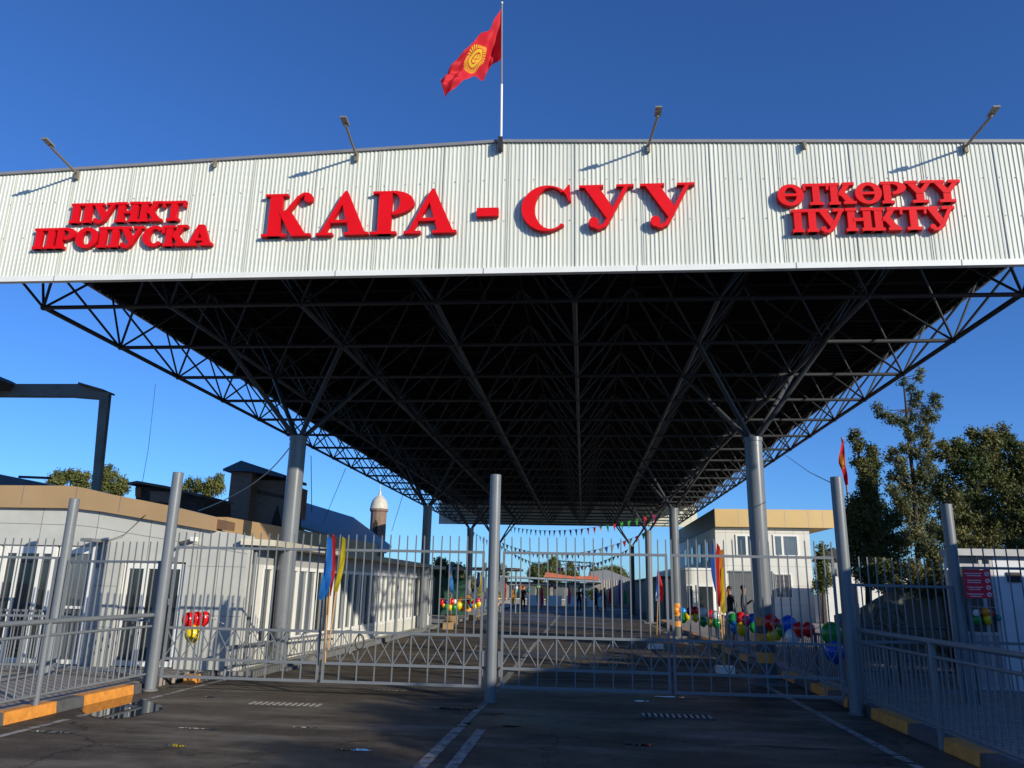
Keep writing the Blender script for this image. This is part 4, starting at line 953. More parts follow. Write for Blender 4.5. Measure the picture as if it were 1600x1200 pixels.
for k, px in enumerate((840,865,897,930)):
    q = atZ(px, 952); x = atY(px,950,74).x
    m = MB(); m.box((x-.75 if k else x-1.0,73.96,.05),(x+.75 if k else x+.6,74.04,.98)); 
    lab = ['white road barrier panel, leftmost before the shop row','white road barrier panel, second from the left before the shop row','white road barrier panel, third from the left before the shop row','white road barrier panel nearest the grey sheet wall'][k]
    t2 = thing('barrier_panel', lab, 'barrier', (x,74,0), 'white barrier panels at the end of the road'); ORG['x'] = 0
    m.build('board', pvc, t2); m = MB(); m.box((x-.4,73.9,.0),(x-.3,74.2,.05)); m.box((x+.3,73.9,0),(x+.4,74.2,.05)); m.box((x-.38,73.98,.04),(x-.32,74.03,.1)); m.box((x+.32,73.98,.04),(x+.38,74.03,.1)); m.build('feet', grey, t2)
t = thing('corrugated_screen', 'pale grey corrugated screen wall curving across the end of the road', 'wall', (6,84,0))
m = MB(); pr = []; 
for k in range(90):
    x = 1.6+k*.12; pr.append((x, 80-.25*(x-1.6)+(.05 if k%2 else 0)))
vs = []
for (x, y) in pr: vs += [(x,y,0),(x,y,2.55)]
m.add(vs, [(2*i,2*i+2,2*i+3,2*i+1) for i in range(len(pr)-1)]); m.build('sheets', mat('pale_sheet',(.36,.34,.30),.6), t)
t = thing('open_gateway', 'dark arched steel gateway frame behind the shop row', 'gateway', (0,88,0))
m = MB()
for px in (875,905,922): q = atY(px,903,88); m.tube((q.x,88,0),(q.x,88,4.6),.06,6)
qa, qb = atY(872,887,88), atY(930,893,88); m.tube((qa.x,88,4.6),(qb.x,88,4.4),.07,6); m.tube((qa.x,88,4.2),(qb.x,88,4.0),.05,6)
for k in range(8): u=k/8; m.tube((qa.x+(qb.x-qa.x)*u,88,4.6-.2*u),(qa.x+(qb.x-qa.x)*(u+.06),88,4.2-.2*u),.03,5)
m.build('frame', wire_m, t)
t = thing('grey_gabled_house', 'grey roofed house far behind the corrugated screen', 'house', (3,100,0))
m = MB(); q = [atY(917,893,100),atY(948,890,100),atY(975,905,100)]; m.prism([(q[0].x,2.5),(q[0].x+.3,q[0].z),(q[1].x,q[1].z),(q[2].x+1,q[2].z),(q[2].x+1,2.5)], 100, 106); m.build('roof', mat('grey_tiles',(.20,.20,.21),.7), t)
m = MB(); m.box((q[0].x,100.3,0),(q[2].x+.8,106,2.5)); m.build('wall', concrete, t)
# low structures left side past the wing
t = thing('market_shelter', 'small shelter with dark roof beyond the end of the long white building', 'shelter', (-9,50,0))
m = MB(); q = atY(735,903,52); m.box((q.x-1.2,52,2.75),(q.x+3.2,56,2.9)); m.build('roof', mat('shelter_roof',(.30,.26,.22),.6), t)
for dx in (-1,1,3): m = MB(); m.tube((q.x+dx,52.3,0),(q.x+dx,52.3,2.75),.05,8); m.build('leg', grey, t)
t = thing('green_fence_screen', 'dark green mesh screen behind the balloons past the white building', 'fence', (-9.5,44,0))
qa = atY(692,905,44); qb = atY(735,905,44); m = MB(); m.box((qa.x-1.5,44,0),(qb.x,44.05,2.1)); m.build('mesh', mat('green_mesh',(.015,.07,.05),.7), t)
for k in range(4): m = MB(); x = qa.x-1.5+(qb.x-qa.x+1.5)*k/3; m.tube((x,43.95,0),(x,43.95,2.15),.035,8); m.build('post', grey, t)
# cardboard boxes by the left kerb
for (px, py, w, lab) in ((705,972,.5,'brown cardboard box on the ground by the left kerb, largest'),(738,966,.32,'brown cardboard box on the ground nearer the middle post'),(700,979,.35,'small cardboard carton lying in front of the largest box')):
    q = atZ(px, py+4, .10); t = thing('cardboard_box', lab, 'box', (q.x,q.y,.1)); m = MB(); m.box((q.x-w/2,q.y-w/2,.1),(q.x+w/2,q.y+w/2,.1+w*.75)); m.build('carton', mat('cardboard',(.34,.22,.11),.8), t)
    m = MB(); m.add([(q.x-w/2,q.y-w/2,.1+w*.75),(q.x+w/2,q.y-w/2,.1+w*.75),(q.x+w/2,q.y-w/2-.1,.1+w*.85),(q.x-w/2,q.y-w/2-.1,.1+w*.85)], [(0,1,2,3),(3,2,1,0)]); m.build('flap', mat('cardboard',(.34,.22,.11),.8), t)

# ================================================================== TREES
def tree(name, lab, Y, lobes, trunk, lm, leaf=.10, dens=1.0, seed=1, cat='tree', group=None, depth=1.0, limbs=True):
    rr = random.Random(seed); base = trunk[0]
    t = thing(name, lab, cat, (base[0], Y, 0), group)
    m = MB(); pts = [Vector(p) for p in trunk[0:]]
    n = len(pts); r0 = trunk_r(Y, pts)
    for i in range(n-1): m.tube(pts[i], pts[i+1], r0*(1-i/n*.9), 8, r0*(1-(i+1)/n*.9), cap=False)
    cs = []
    for lo_ in lobes:
        if len(lo_) == 5: cs.append((Vector(lo_[1:4]), lo_[4])); continue
        px, py, rp = lo_
        c = atY(px, py, Y); s = (c-CAM).dot(_f)/FPX; r = rp*s; c.y = Y+rr.uniform(-1,1)*r*.7*depth; cs.append((c, r))
    if limbs:
        for (c, r) in cs:
            k = min(range(n), key=lambda i: (pts[i]-(c-Vector((0,0,r*.8)))).length); a = pts[k]
            if (a-c).length > .05: 
                mid = (a+c)/2+Vector((0,0,-.08*(a-c).length)); m.tube(a, mid, max(.014,r0*.2), 5, .012, cap=False); m.tube(mid, c, .012, 5, .008, cap=False)
    m.build('trunk', bark, t)
    f = MB(); vs = []; fs = []
    for (c, r) in cs:
        nc = max(12, int(56*dens*(r/.25)**2.0)); 
        for q in range(nc):      # small sprays inside the lobe
            d = Vector((rr.gauss(0,1),rr.gauss(0,1),rr.gauss(0,1))).normalized(); rad = r*rr.uniform(.25,1.08)
            cc = c+Vector((d.x,d.y*depth,d.z*1.05))*rad; sr = rr.uniform(.7,1.5)*leaf*1.3
            for k in range(rr.randint(10,16)):
                e = Vector((rr.gauss(0,1),rr.gauss(0,1),rr.gauss(0,1))).normalized(); p = cc+e*sr*rr.uniform(.2,1.2)
                u = Vector((rr.gauss(0,1),rr.gauss(0,1),rr.gauss(0,1)+.5)).normalized(); v = u.cross(e); 
                if v.length < .1: continue
                v.normalize(); l = leaf*rr.uniform(.6,1.25); w = l*rr.uniform(.35,.6)
                o = len(vs); vs += [p-u*l*.5, p+v*w*.5, p+u*l*.5, p-v*w*.5]; fs.append((o,o+1,o+2,o+3))
    f.add(vs, fs); f.build('crown', lm, t); return t
def trunk_r(Y, pts): return .10 if len(pts) > 3 else .07
def tp(Y, base_px, pts, gz=0):
    out = []; b = atY(pts[0][0], pts[0][1], Y); out.append((atY(base_px, 950, Y).x, Y, gz)); 
    for p in pts: q = atY(p[0], p[1], Y); out.append((q.x, Y, q.z))
    return out
LA = [(1335,678,7),(1331,686,6),(1340,700,9),(1346,692,6),(1344,722,12),(1350,738,13),(1360,705,9),(1366,712,8),(1364,728,11),(1352,756,17),(1368,748,12),(1358,775,18),(1342,790,20),(1365,795,20),(1338,812,22),(1360,820,24),(1335,840,22),(1385,840,22),(1360,860,25),(1330,870,18),(1380,872,20),(1350,895,22),(1375,905,18),(1395,812,16),(1405,850,18),(1392,885,18)]
tree('juniper_tree', 'slim dark juniper rising just right of the tall right gate post', 22, LA, tp(22,1352,[(1356,880),(1352,800),(1348,740),(1336,685)]), leaf_con, .085, 1.5, 3)
LB = [(1438,580,5),(1436,590,4),(1412,597,5),(1424,606,7),(1434,618,8),(1430,630,8),(1458,622,8),(1464,632,7),(1452,640,9),(1371,636,6),(1375,646,7),(1386,652,8),(1398,656,8),(1410,662,9),(1425,652,8),(1445,655,9),(1458,655,7),(1440,672,10),(1422,680,10),(1452,680,9),(1446,694,10),(1412,702,9),(1396,706,8),(1430,710,11),(1455,712,10),(1445,726,11),(1404,722,10),(1390,716,7),(1410,738,12),(1436,742,13),(1460,740,9),(1396,745,9),(1447,757,14),(1418,758,13),(1395,768,12),(1430,776,16),(1405,785,14),(1452,782,14),(1415,800,16),(1440,805,18),(1460,828,18),(1428,835,18),(1445,855,18)]
tree('pine_tree', 'tall open crowned pine, the highest tree on the right', 26, LB, tp(26,1435,[(1433,850),(1428,757),(1420,690),(1416,640),(1411,590)]), leaf_pine, .10, .85, 5)
LC = [(1517,678,8),(1526,684,9),(1564,670,6),(1567,680,9),(1541,684,12),(1555,694,14),(1580,690,14),(1468,696,7),(1480,699,8),(1470,713,8),(1482,716,9),(1497,696,12),(1508,706,16),(1530,712,20),(1560,715,22),(1590,715,22),(1495,732,14),(1515,740,22),(1550,745,26),(1590,750,26),(1478,745,12),(1470,765,14),(1490,775,22),(1530,780,30),(1575,785,30),(1478,800,18),(1505,815,28),(1550,820,32),(1595,820,30),(1475,838,18),(1500,850,22),(1535,852,26),(1580,855,24),(1485,872,16),(1515,878,18),(1380,885,14),(1400,895,16),(1420,890,16),(1440,898,18),(1462,892,16),(1395,912,12),(1425,915,14),(1452,920,16),(1475,918,12),(1620,740,34),(1640,790,40),(1625,840,32),(1660,720,34),(1458,868,16),(1470,900,14)]
tree('juniper_tree', 'broad dark juniper filling the right edge above the kiosk', 19.5, LC, tp(19.5,1480,[(1476,930),(1484,860),(1515,800),(1545,740)]), leaf_con, .085, 1.35, 9)
tree('small_juniper', 'thin young juniper seen between the office and the tall right post', 40, [(1284,856,5),(1283,868,7),(1286,880,8),(1284,893,9),(1290,905,10),(1282,915,10)], tp(40,1286,[(1285,910),(1285,860)]), leaf_far, .14, 1.0, 11)
# bushes and trees behind the left building
BG = 'trees behind the left building'
tree('leafy_tree', 'bushy tree showing above the tan parapet left of the steel leg', 40, [(85,750,8),(100,745,9),(115,745,10),(130,748,9),(96,755,10),(125,758,12),(79,756,5),(108,739,4),(119,741,5),(92,741,4),(138,744,5)], tp(40,110,[(110,765),(110,750)]), leaf_far, .15, .55, 21, group=BG)
tree('leafy_tree', 'bushy tree showing above the tan parapet right of the steel leg', 41, [(150,752,9),(168,738,8),(170,750,12),(182,757,12),(192,764,10),(160,765,12),(175,770,12),(170,731,4),(176,741,6),(196,757,5),(188,749,5),(152,745,5)], tp(41,172,[(172,775),(170,750)]), leaf_far, .15, .55, 22, group=BG)
tree('leafy_tree', 'bushy tree between the rooftop shed and the brick tower', 44, [(292,757,7),(302,764,9),(315,762,8),(332,756,9),(342,750,6),(340,764,10),(322,770,10),(344,744,4),(346,758,5),(297,751,4),(310,755,5),(288,764,4)], tp(44,318,[(318,785),(320,765)]), leaf_far, .15, .55, 23, group=BG)
rq = random.Random(5)
FG = 'far trees at the end of the road'
def ftree(lab, Y, lobes, seed): tree('far_tree', lab, Y, lobes, tp(Y,lobes[0][0],[(lobes[0][0],lobes[0][1]+10),(lobes[0][0],lobes[0][1])]), leaf_far, .30, .55, seed, group=FG, limbs=False)
ftree('far tree just right of the end of the long white building', 70, [(690,885,9),(700,895,11),(684,900,10),(712,890,8),(706,905,10),(695,915,12)], 31)
ftree('far tree visible left of the third left column', 76, [(712,900,7),(725,905,9),(718,915,9),(735,912,8)], 32)
ftree('far leafy tree left of the tall poplar shaped one above the shops', 110, [(838,888,7),(848,893,9),(832,897,7),(842,902,9),(855,886,6)], 33)
ftree('tall far poplar shaped tree above the red roof', 105, [(866,878,6),(866,886,8),(862,895,9),(872,897,8),(866,904,9)], 34)
ftree('slim far tree right of the poplar', 108, [(891,884,4),(892,892,6),(888,900,7),(897,902,7)], 35)
ftree('wide far tree group above the corrugated screen', 120, [(930,893,5),(945,895,7),(958,893,8),(968,897,8),(975,904,7),(940,902,8),(955,903,9)], 36)
ftree('far tree peeking left of the middle gate post', 95, [(783,890,5),(786,900,7),(780,908,8)], 37)
# shrubs at the right fence
tree('shrub', 'dark shrub at the foot of the right railings', 16.0, [(1530,1010,14),(1500,1000,12),(1470,1010,10),(1440,1000,10)], tp(16,1490,[(1490,1030),(1490,1010)],.1), leaf_con, .07, .8, 41, cat='shrub')

# ================================================================== BALLOONS, FLAGS, BUNTING
def garland(lab, items, cord=None, loc=None, group='balloon garlands'):
    """items: (px, py, r_px, colour, X or ('Y', value))"""
    pts = []
    for (px, py, rp, c, pl) in items:
        q = atY(px, py, pl[1]) if isinstance(pl, tuple) else atX(px, py, pl); s = (q-CAM).dot(_f)/FPX; pts.append((q, rp*s*(1.18 if px > 1040 and px < 1295 else 1.14), c))
    o = pts[0][0]; t = thing('balloon_garland', lab, 'balloons', (o.x,o.y,o.z), group)
    for (q, r, c) in pts:
        m = MB(); a = random.uniform(-.5,.5); m.ball((q.x,q.y,q.z), r*.96, r*.96, r*1.05, 16, 10, knot=1); m.build('balloon', bmat(c), t)
    if cord:
        m = MB(); cp = []
        for (px, py, pl) in cord: cp.append(atY(px,py,pl[1]) if isinstance(pl,tuple) else atX(px,py,pl))
        m.path(cp, .006, 5); m.build('cord', wirew, t)
GX = 4.30
garland('three red balloons and one yellow balloon tied behind the leftmost gate leaf', [(295,968,9.5,'red',('Y',12.75)),(307,967,9.5,'red',('Y',12.9)),(319,966,9,'red',('Y',13.0)),(301,990,11,'yellow',('Y',12.85))], [(295,960,('Y',12.75)),(325,962,('Y',12.95)),(350,975,('Y',13.1))])
def yx(px):   # distance of the right garland at a pixel column
    tab = [(1058,28.5),(1082,26),(1098,24.5),(1120,22),(1150,19.5),(1176,17.6),(1210,15.6),(1230,14.9),(1260,14.0),(1305,13.0)]
    for (a, ya), (b, yb) in zip(tab[:-1], tab[1:]):
        if a <= px <= b: return ya+(yb-ya)*(px-a)/(b-a)
    return tab[0][1] if px < tab[0][0] else tab[-1][1]
rg = [(1056,953,5,'orange'),(1067,955,5,'sky'),(1068,965,6,'green'),(1074,962,5,'yellow'),(1078,955,5,'navy'),(1086,955,6,'red'),(1087,965,5,'yellow'),(1098,957,6,'white'),(1096,966,5,'blue'),(1099,971,6,'green'),(1110,960,6,'red'),(1110,973,5,'yellow'),(1119,963,7,'white'),(1120,974,6,'green'),
      (1146,968,8,'green'),(1143,966,8,'white'),(1150,980,8,'sky'),(1158,966,8,'red'),(1159,982,8,'yellow'),(1166,969,7,'pink'),(1176,966,6,'blue'),(1177,980,6,'green')]
garland('long garland of many small balloons along the right pavement, left of the near column', [(a,b_,c,d,('Y',yx(a))) for a,b_,c,d in rg], [(a,b_,('Y',yx(a))) for a,b_ in ((1050,948),(1075,950),(1100,952),(1130,956),(1160,958),(1195,962))])
rg = [(1205,972,10,'red'),(1213,976,8,'red'),(1203,993,9,'yellow'),(1214,991,7,'yellow'),(1232,975,11,'blue'),(1222,984,8,'green'),(1238,995,10,'white')]
garland('balloon cluster just right of the near right column: red, yellow, blue, white', [(a,b_,c,d,('Y',yx(a)-.2)) for a,b_,c,d in rg], [(1200,968,('Y',15.8)),(1230,972,('Y',14.9)),(1258,978,('Y',14.1))])
rg = [(1250,983,9,'red'),(1263,983,9,'red'),(1300,990,15,'green'),(1304,1018,14,'blue')]
garland('red, large green and large blue balloons beside the right gate post', [(a,b_,c,d,('Y',yx(a))) for a,b_,c,d in rg], [(1245,975,('Y',14.5)),(1275,982,('Y',13.7)),(1300,975,('Y',13.1))])
rg = [(690,940,4,'red'),(693,946,3,'orange'),(697,941,3,'navy'),(698,948,4,'green'),(706,940,4,'red'),(703,949,4,'yellow'),(711,940,3,'white'),(710,949,4,'green'),(719,939,5,'orange'),(717,946,5,'yellow'),(722,950,4,'orange'),(729,942,4,'lime'),(732,940,4,'red'),(731,948,3,'yellow'),(736,938,3,'green'),(736,946,3,'blue'),(740,940,3,'red'),(741,947,4,'yellow'),(747,939,4,'pink'),(748,943,4,'yellow'),(752,938,3,'red')]
garland('long garland of tiny balloons past the end of the white building', [(a,b_,c,d,('Y',34.5 if a<719 else 38)) for a,b_,c,d in rg], [(686,935,('Y',34.5)),(720,937,('Y',36)),(755,935,('Y',38))])
rg = [(806,918,4,'white'),(806,924,4,'teal'),(816,919,5,'orange'),(816,924,4,'red'),(826,922,4,'teal'),(841,918,4,'lime'),(858,916,3,'pink'),(868,917,3,'red'),(912,925,5,'teal'),(917,928,4,'white'),(919,926,4,'yellow'),(926,924,4,'yellow'),(926,929,4,'orange'),(925,933,4,'yellow'),(932,923,4,'teal'),(933,930,4,'sky'),(934,928,3,'blue'),(940,925,4,'orange')]
garland('scattered balloon bunches hanging before the far shop row', [(a,b_,c*.85,d,('Y',70.0)) for a,b_,c,d in rg], [(800,914,('Y',70)),(870,912,('Y',70)),(945,918,('Y',70))])

garland('balloon shapes standing in for the reflection in the kiosk window under the red notice', [(1526,958,5,'white',('Y',14.9)),(1527,968,6,'green',('Y',14.9)),(1540,957,6,'orange',('Y',14.9)),(1547,958,5,'red',('Y',14.9)),(1543,968,6,'yellow',('Y',14.9)),(1560,965,4,'teal',('Y',14.9))], [(1518,948,('Y',14.9)),(1565,950,('Y',14.9))])  # added balloons in place of the garland's reflection in the pane
def pennant_flag(lab, Y, colours, pole_top, pole_bot, tops, name='feather_flag', base=None):
    """limp vertical flags: each (colour, [(x,y) left edge...], [(x,y) right edge...])"""
    q = atY(pole_bot[0], pole_bot[1], Y); t = thing(name, lab, 'flag', (q.x, Y, q.z), 'small festive flags')
    m = MB(); m.tube(atY(*pole_top,Y), q, .012, 8); m.build('pole', mat('wood_stick',(.55,.30,.10),.6), t)
    for k, (c, Lp, Rp) in enumerate(tops):
        cloth([tuple(atY(x,y,Y-.03-.02*k)) for x,y in Lp], [tuple(atY(x,y,Y-.05-.02*k)) for x,y in Rp], [fmat(c)], t, name='cloth', nu=16, nv=6, wav=.012 if Y < 20 else .05, seed=k)
    if base:
        m = MB(); m.box((q.x-base,Y-.14,.02),(q.x+base,Y+.14,.16)); m.build('base_block', pvc, t)
    return t
pennant_flag('slim blue flag tied to the gate joint on the left', 12.22, 0, (514,845), (508,1035), [('sky',[(513,838),(509,880),(503,905),(497,936)],[(517,840),(518,880),(514,910),(506,938)]),('sky',[(511,840),(510,880),(508,905),(506,925)],[(519,842),(519,885),(517,912),(510,935)])])
pennant_flag('slim red flag tied to the gate joint on the left', 12.20, 0, (521,836), (513,960), [('red',[(519,832),(518,870),(517,900),(515,930)],[(524,840),(524,880),(522,905),(517,932)])])
pennant_flag('slim yellow flag tied to the gate joint on the left', 12.18, 0, (536,840), (513,1015), [('yellow',[(535,838),(532,870),(527,900),(521,923)],[(540,842),(539,872),(533,905),(528,925)])])
pennant_flag('blue feather flag in the group before the near right column', 18.0, 0, (1114,850), (1131,1040), [('blue',[(1113,847),(1111,880),(1112,900),(1118,925)],[(1116,850),(1121,885),(1123,905),(1121,930)])])
pennant_flag('red feather flag in the group before the near right column', 17.8, 0, (1122,850), (1130,1042), [('red',[(1120,848),(1118,880),(1119,915),(1122,948)],[(1125,855),(1127,885),(1127,920),(1125,948)])])
pennant_flag('orange yellow feather flag in the group before the near right column', 17.6, 0, (1127,860), (1133,1045), [('orange',[(1124,860),(1124,890),(1125,920),(1127,955)],[(1130,858),(1132,890),(1134,915),(1137,930)]),('yellow',[(1127,890),(1127,920),(1127,945),(1128,958)],[(1131,885),(1134,915),(1135,940),(1134,958)])], base=.18)
pennant_flag('white, blue and red striped flag on a thin pole in a white base', 24.0, 0, (1029,888), (1025,1040), [('white',[(1027,890),(1025,920),(1024,938)],[(1028,890),(1028,920),(1028,940)]),('blue',[(1027,892),(1026,920),(1026,940)],[(1030,892),(1030,920),(1030,940)]),('red',[(1029,890),(1030,915),(1030,940)],[(1032,900),(1036,920),(1035,940)])], base=.22)
pennant_flag('blue feather flag past the end of the white building', 33.0, 0, (705,880), (702,985), [('sky',[(704,881),(701,900),(703,915),(707,930)],[(707,882),(707,900),(709,918),(709,932)])], base=.15)
pennant_flag('yellow and navy feather flag left of the middle gate post', 42.0, 0, (749,893), (748,975), [('yellow',[(751,893),(750,910),(748,925),(748,934)],[(755,895),(755,910),(754,925),(751,935)]),('navy',[(746,893),(745,905),(744,915),(745,918)],[(750,895),(750,905),(750,913),(748,917)])])
for (lab, px, top, bot, cs) in (('yellow and red flag right of the middle gate post',786,900,940,('yellow','red')),('orange flag third from the middle post before the shop row',802,920,945,('orange',)),('red flag between green and yellow ones before the shop row',847,918,950,('red',)),('green flag before the shop row',841,918,942,('green',)),
        ('yellow flag before the shop row',855,918,942,('yellow',)),('pink red flag at the right end of the shop row',890,917,945,('pink',)),('dark red triangular flag before the corrugated screen',954,920,944,('red',)),('tall dark flag before the corrugated screen',969,905,945,('purple',)),('olive green flag beside the long grey shed',977,922,945,('green',))):
    tops = []
    for k, c in enumerate(cs): tops.append((c, [(px-2+3*k,top),(px-3+3*k,(top+bot)/2),(px-2+3*k,bot)], [(px+1+3*k,top+2),(px+2+3*k,(top+bot)/2),(px+1+3*k,bot-2)]))
    pennant_flag(lab, 68.0, 0, (px,top-3), (px,958), tops)
# bunting strings
bcs = ['p_teal','p_yellow','p_red','p_blue','p_cream','p_pink','p_lime']
def bunting(lab, P0, P1, sag, n, size, seed, cs=bcs):
    rr = random.Random(seed); P0 = Vector(P0); P1 = Vector(P1); t = thing('bunting', lab, 'bunting', tuple(P0), 'strings of pennants under the canopy')
    N = n+1; pts = [P0.lerp(P1,k/N)+Vector((0,0,-4*sag*(k/N)*(1-k/N))) for k in range(N+1)]
    m = MB(); m.path(pts, .008, 4); m.build('cord', wirew, t)
    for k in range(1, N):
        a = pts[k]; d = (pts[k]-pts[k-1]).normalized()*size*.5; c = cs[rr.randrange(len(cs))]; sw = Vector((rr.uniform(-.05,.05),rr.uniform(-.08,.08),0))
        tip = a+Vector((0,0,-size*1.1))+sw; m = MB()
        off = Vector((0,.012,0)); m.add([a-d,a+d,tip], [(0,1,2)]); m.build('pennant', fmat(c), t)
bunting('highest string of colourful pennants sweeping up to the right under the canopy end', atY(793,822,56), atY(1035,800,36), .55, 26, .36, 1)
bunting('middle string of pennants hanging across behind the gate tips', atY(780,846,54), atY(1016,828,42), 1.05, 28, .33, 2)
bunting('lowest string of small pennants across the road', atY(779,850,64), atY(985,856,58), 1.65, 34, .30, 3)
bunting('short string of dark pennants left of the middle gate post', atY(727,819,56.5), atY(766,846,50), .15, 7, .36, 4, ['p_teal','p_blue'])

# ================================================================== PEOPLE
def human(lab, base, h, face, pants, shirt, skin=(.28,.15,.09), pose='stand', hat=None, hairc=(.02,.015,.012), camo=False):
    """skeleton of one vertex per joint, grown with a Skin modifier into one continuous body"""
    k = h/1.75; fz = face
    J = {'pel':(0,0,.95,.135,.10),'wai':(0,0,1.10,.125,.09),'che':(0,.01,1.30,.155,.105),'nck0':(0,.01,1.46,.07,.06),'nck':(0,.0,1.52,.052,.052),'hd0':(0,-.01,1.60,.075,.085),'hd1':(0,-.01,1.68,.078,.092),'hd2':(0,0,1.735,.05,.06)}
    E = [('pel','wai'),('wai','che'),('che','nck0'),('nck0','nck'),('nck','hd0'),('hd0','hd1'),('hd1','hd2')]
    for s, n_ in ((-1,'L'),(1,'R')):
        st = .0; ay = 0; hy = -.05; hz = .82; ex = .25; hx = .27
        if pose == 'walk': st = .16*s; hy = .12*s
        if pose == 'hands': hy = -.30; hz = 1.02; hx = .07; ex = .27
        if pose == 'phone' and s == 1: hy = -.26; hz = 1.25; hx = .12
        J.update({'hip'+n_:(.10*s,0,.90,.10,.10),'kne'+n_:(.11*s,-.02-st*.5,.50,.062,.065),'ank'+n_:(.11*s,.02-st,.09,.042,.045),'toe'+n_:(.12*s,-.15-st,.045,.045,.035),
                  'sho'+n_:(.185*s,.01,1.40,.065,.065),'elb'+n_:(ex*s,.04,1.12,.045,.045),'wri'+n_:(hx*s,hy,hz+.07,.028,.03),'han'+n_:(hx*s,hy-.02,hz,.035,.022)})
        E += [('pel','hip'+n_),('hip'+n_,'kne'+n_),('kne'+n_,'ank'+n_),('ank'+n_,'toe'+n_),('che','sho'+n_),('sho'+n_,'elb'+n_),('elb'+n_,'wri'+n_),('wri'+n_,'han'+n_)]
    names = list(J); idx = {a:i for i,a in enumerate(names)}
    me = bpy.data.meshes.new('skeleton'); me.from_pydata([J[a][:3] for a in names], [(idx[a],idx[b]) for a,b in E], [])
    ob = bpy.data.objects.new('skeleton', me); COL.objects.link(ob)
    md = ob.modifiers.new('s','SKIN'); md.use_smooth_shade = True
    for i, a in enumerate(names): v = me.skin_vertices[0].data[i]; v.radius = J[a][3:5]; v.use_root = (a == 'pel')
    sb = ob.modifiers.new('u','SUBSURF'); sb.levels = 1; sb.render_levels = 1
    dg = bpy.context.evaluated_depsgraph_get(); dg.update(); ev = ob.evaluated_get(dg); bm = bmesh.new(); bm.from_mesh(ev.to_mesh()); ev.to_mesh_clear()
    vs = [v.co.copy() for v in bm.verts]; fs = [[v.index for v in f.verts] for f in bm.faces]; cents = [f.calc_center_median() for f in bm.faces]; bm.free()
    bpy.data.objects.remove(ob)
    R_ = Matrix.Rotation(fz, 4, 'Z'); B_ = Vector(base)
    def T(p): return B_+R_@(Vector(p)*k)
    t = thing('person', lab, 'person', base)
    m = MB(); m.add([T(v) for v in vs], fs, 0, True)
    mi = []
    for c in cents:
        if c.z > 1.485: mi.append(0)
        elif c.z < .065 or (c.z < .11): mi.append(3)
        elif abs(c.x) > .0 and any((c-Vector(J['han'+n_][:3])).length < .085 for n_ in 'LR'): mi.append(0)
        elif c.z < .97 and abs(c.x) < .21 and not any((c-Vector(J['wri'+n_][:3])).length < .10 for n_ in 'LR'): mi.append(2)
        else: mi.append(1)
    m.m = mi
    for n_, s in (('L',-1),('R',1)):   # fingers and thumb, rooted inside the palm
        hx, hy, hz = J['han'+n_][:3]
        for f_ in range(4):
            off = (f_-1.5)*.017; a = Vector((hx,hy+off,hz-.02)); ln = (.070,.078,.074,.058)[f_]; b_ = a+Vector((-.008*s,-.004,-ln*.6)); c_ = b_+Vector((-.018*s,-.006,-ln*.45))
            m.tube(T(a),T(b_),.0085*k,6,.0078*k); m.tube(T(b_),T(c_),.0078*k,6,.006*k)
        a = Vector((hx,hy-.03,hz+.005)); m.tube(T(a),T(a+Vector((-.015*s,-.03,-.045))),.010*k,6,.007*k)
    # nose and ears
    m.tube(T((0,-.085,1.635)),T((0,-.115,1.61)),.010*k,6,.014*k)
    for s in (-1,1): m.ball(T((.082*s,0,1.63)), .018*k, .022*k, .032*k, 6, 5)
    for s in (-1,1): m.ball(T((.030*s,-.090,1.645)), .009*k, .009*k, .007*k, 6, 5, mi=3)
    m.beam(T((-.022,-.098,1.575)),T((.022,-.098,1.575)),.006*k,.006*k,mi=4)
    fix = MB(); 
    sk = mat('skin_tone', skin, .55, 0, .05); bt = mat('dark_shoes', (.015,.014,.013), .5); lp = mat('lips', (.25,.08,.07), .5)
    m.build('body', [sk, shirt, pants, bt, lp], t)
    hm = MB()
    if hat: 
        hm.lathe(T((0,-.005,1.665)), [(.098*k,0),(.10*k,.03*k),(.095*k,.085*k),(.05*k,.10*k),(0,.102*k)], 14); hm.beam(T((0,-.07,1.672)),T((0,-.17,1.658)),.13*k,.012*k); hm.build('cap', hat, t)
    else:
        hm.ball(T((0,.012,1.69)), .092*k, .10*k, .080*k, 12, 8); hm.build('hair', mat('dark_hair', hairc, .7), t)
    return t
camo = mat('camouflage_cloth', (.035,.042,.030), .85, 0, .5, 14, col2=(.15,.135,.10))
blk = mat('black_cloth', (.012,.012,.014), .85); drk = mat('dark_navy_cloth', (.02,.022,.032), .85); gre = mat('grey_cloth', (.07,.07,.07), .85)
human('person in camouflage uniform and cap standing behind the right railings, hands together', (5.45,14.9,.115), 1.72, R(-10), camo, camo, pose='hands', hat=camo)
human('person in dark clothes behind the balloons, just right of the second right column', (4.95,27.6,.115), 1.74, R(-60), blk, blk)
human('person in black looking down at their hands beside the flags, behind the balloons', (5.15,26.2,.115), 1.76, R(70), blk, drk, pose='phone')
for (lab, px, Y, h, fa, po) in (('person in black raising an elbow before the white barrier panels',817,58,1.78,R(30),'hands'),('dark clothed person standing alone left of the walking pair, far down the road',905,60,1.72,R(10),'stand'),
      ('left person of the walking pair far down the road',931,60,1.75,R(90),'walk'),('right person of the walking pair far down the road',944,60,1.74,R(-80),'walk')):
    human(lab, (atY(px,945,Y).x,Y,0), h, fa, blk, drk, pose=po)

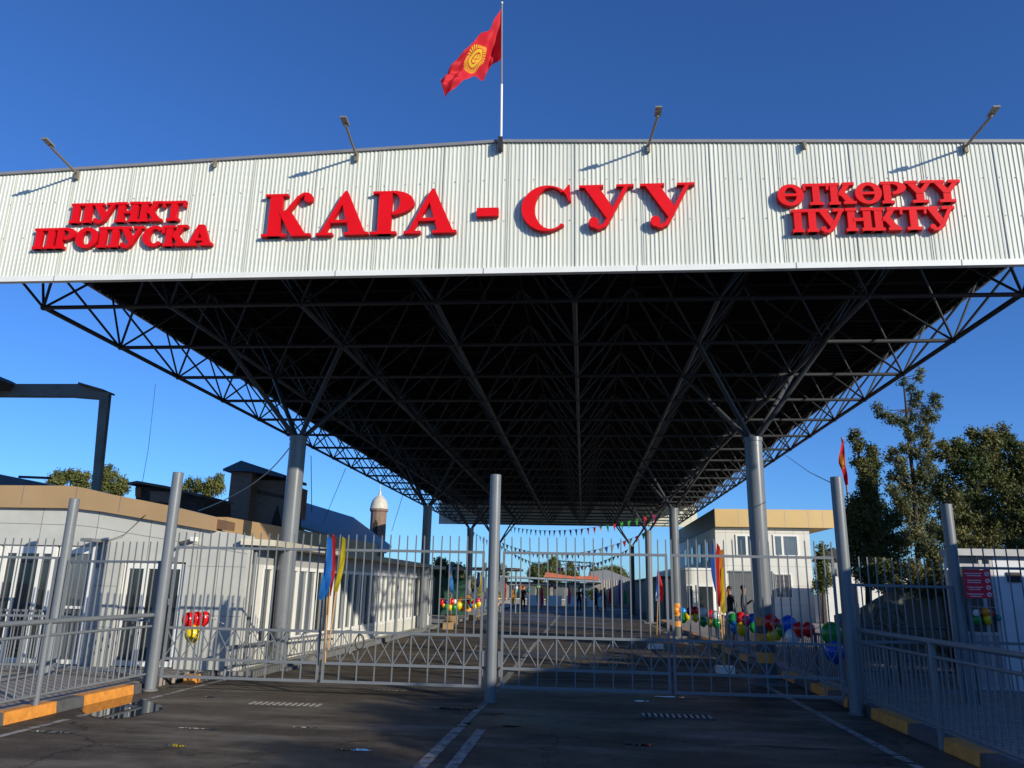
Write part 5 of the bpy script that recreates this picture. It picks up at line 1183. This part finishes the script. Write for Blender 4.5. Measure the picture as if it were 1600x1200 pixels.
# ================================================================== CABLES
def cable(lab, pts, r=.008, mt=None, sag=0):
    out = []
    for (a, b_) in zip(pts[:-1], pts[1:]):
        a = Vector(a); b_ = Vector(b_)
        for k in range(10): u = k/10; out.append(a.lerp(b_,u)+Vector((0,0,-4*sag*u*(1-u))))
    out.append(Vector(pts[-1])); m = MB(); m.path(out, r, 5); tag(m.build('cable', mt or wire_m), lab, 'cable')
cable('pale cable sagging from the tan parapet up to the left column', [atY(310,798,20), atY(372,770,18.5), atY(418,738,17), atY(452,700,16.1)], .014, wirew, .03)
cable('thin dark cable looping down the pale front wall of the left building', [atY(220,810,YW-.12), atY(228,803,YW-.12)-Vector((0,0,.02)), atY(195,835,YW-.1), atY(165,846,YW-.05)], .006)
cable('thin vertical wire hanging before the blue roof, right of the left column', [atX(486,712,-9.0), atX(487,800,-9.0)], .012)
cable('thin slanting wire from the canopy edge down to the blue roof', [atX(540,732,-9.6), atX(516,790,-12.5), atX(506,815,-13)], .012)
cable('thin wire falling from the canopy edge above the minaret right side', [atX(629,775,-9.6), atX(612,830,-12)], .014)
cable('thin dark cable from the canopy edge down to the right gate post', [atX(1228,712,7.3), atY(1265,738,20), atY(1302,756,12.5)], .008)
cable('long thin wire dropping from the sky to the rooftop shed', [atY(243,600,26), atY(232,700,25), atY(222,756,24)], .008)

rq = random.Random(77)
tree('unseen_shade_tree', 'unseen leafy tree behind the low flat roofed roadside hall, added to break up its shade edge', -1.5, [('w', 10.2+rq.uniform(-1,1), -6.5+k*.85+rq.uniform(-.4,.4), 4.72+rq.uniform(-.25,.25), rq.uniform(.4,.62)) for k in range(11)], [(10.4,-1.5,0),(10.4,-1.5,2.5),(10.3,-1.5,4.2),(10.2,-1.3,4.8)], leaf_con, .12, .6, 51)  # out of frame, added so its crown roughens the hall's shadow on the road

tree('unseen_shade_tree', 'unseen round tree right of the kiosk, added to shade the sheet metal fence', 16.2, [('w', 14.2+rq.uniform(-2,2), 16.2+rq.uniform(-1.5,1.5), 1.2+rq.uniform(0,2.3), rq.uniform(.6,.95)) for k in range(26)], [(14.2,16.2,0),(14.2,16.2,1.5),(14.3,16.2,2.6),(14.2,16.3,3.4)], leaf_con, .17, .30, 52)  # out of frame, added to keep the sun off the sheet fence
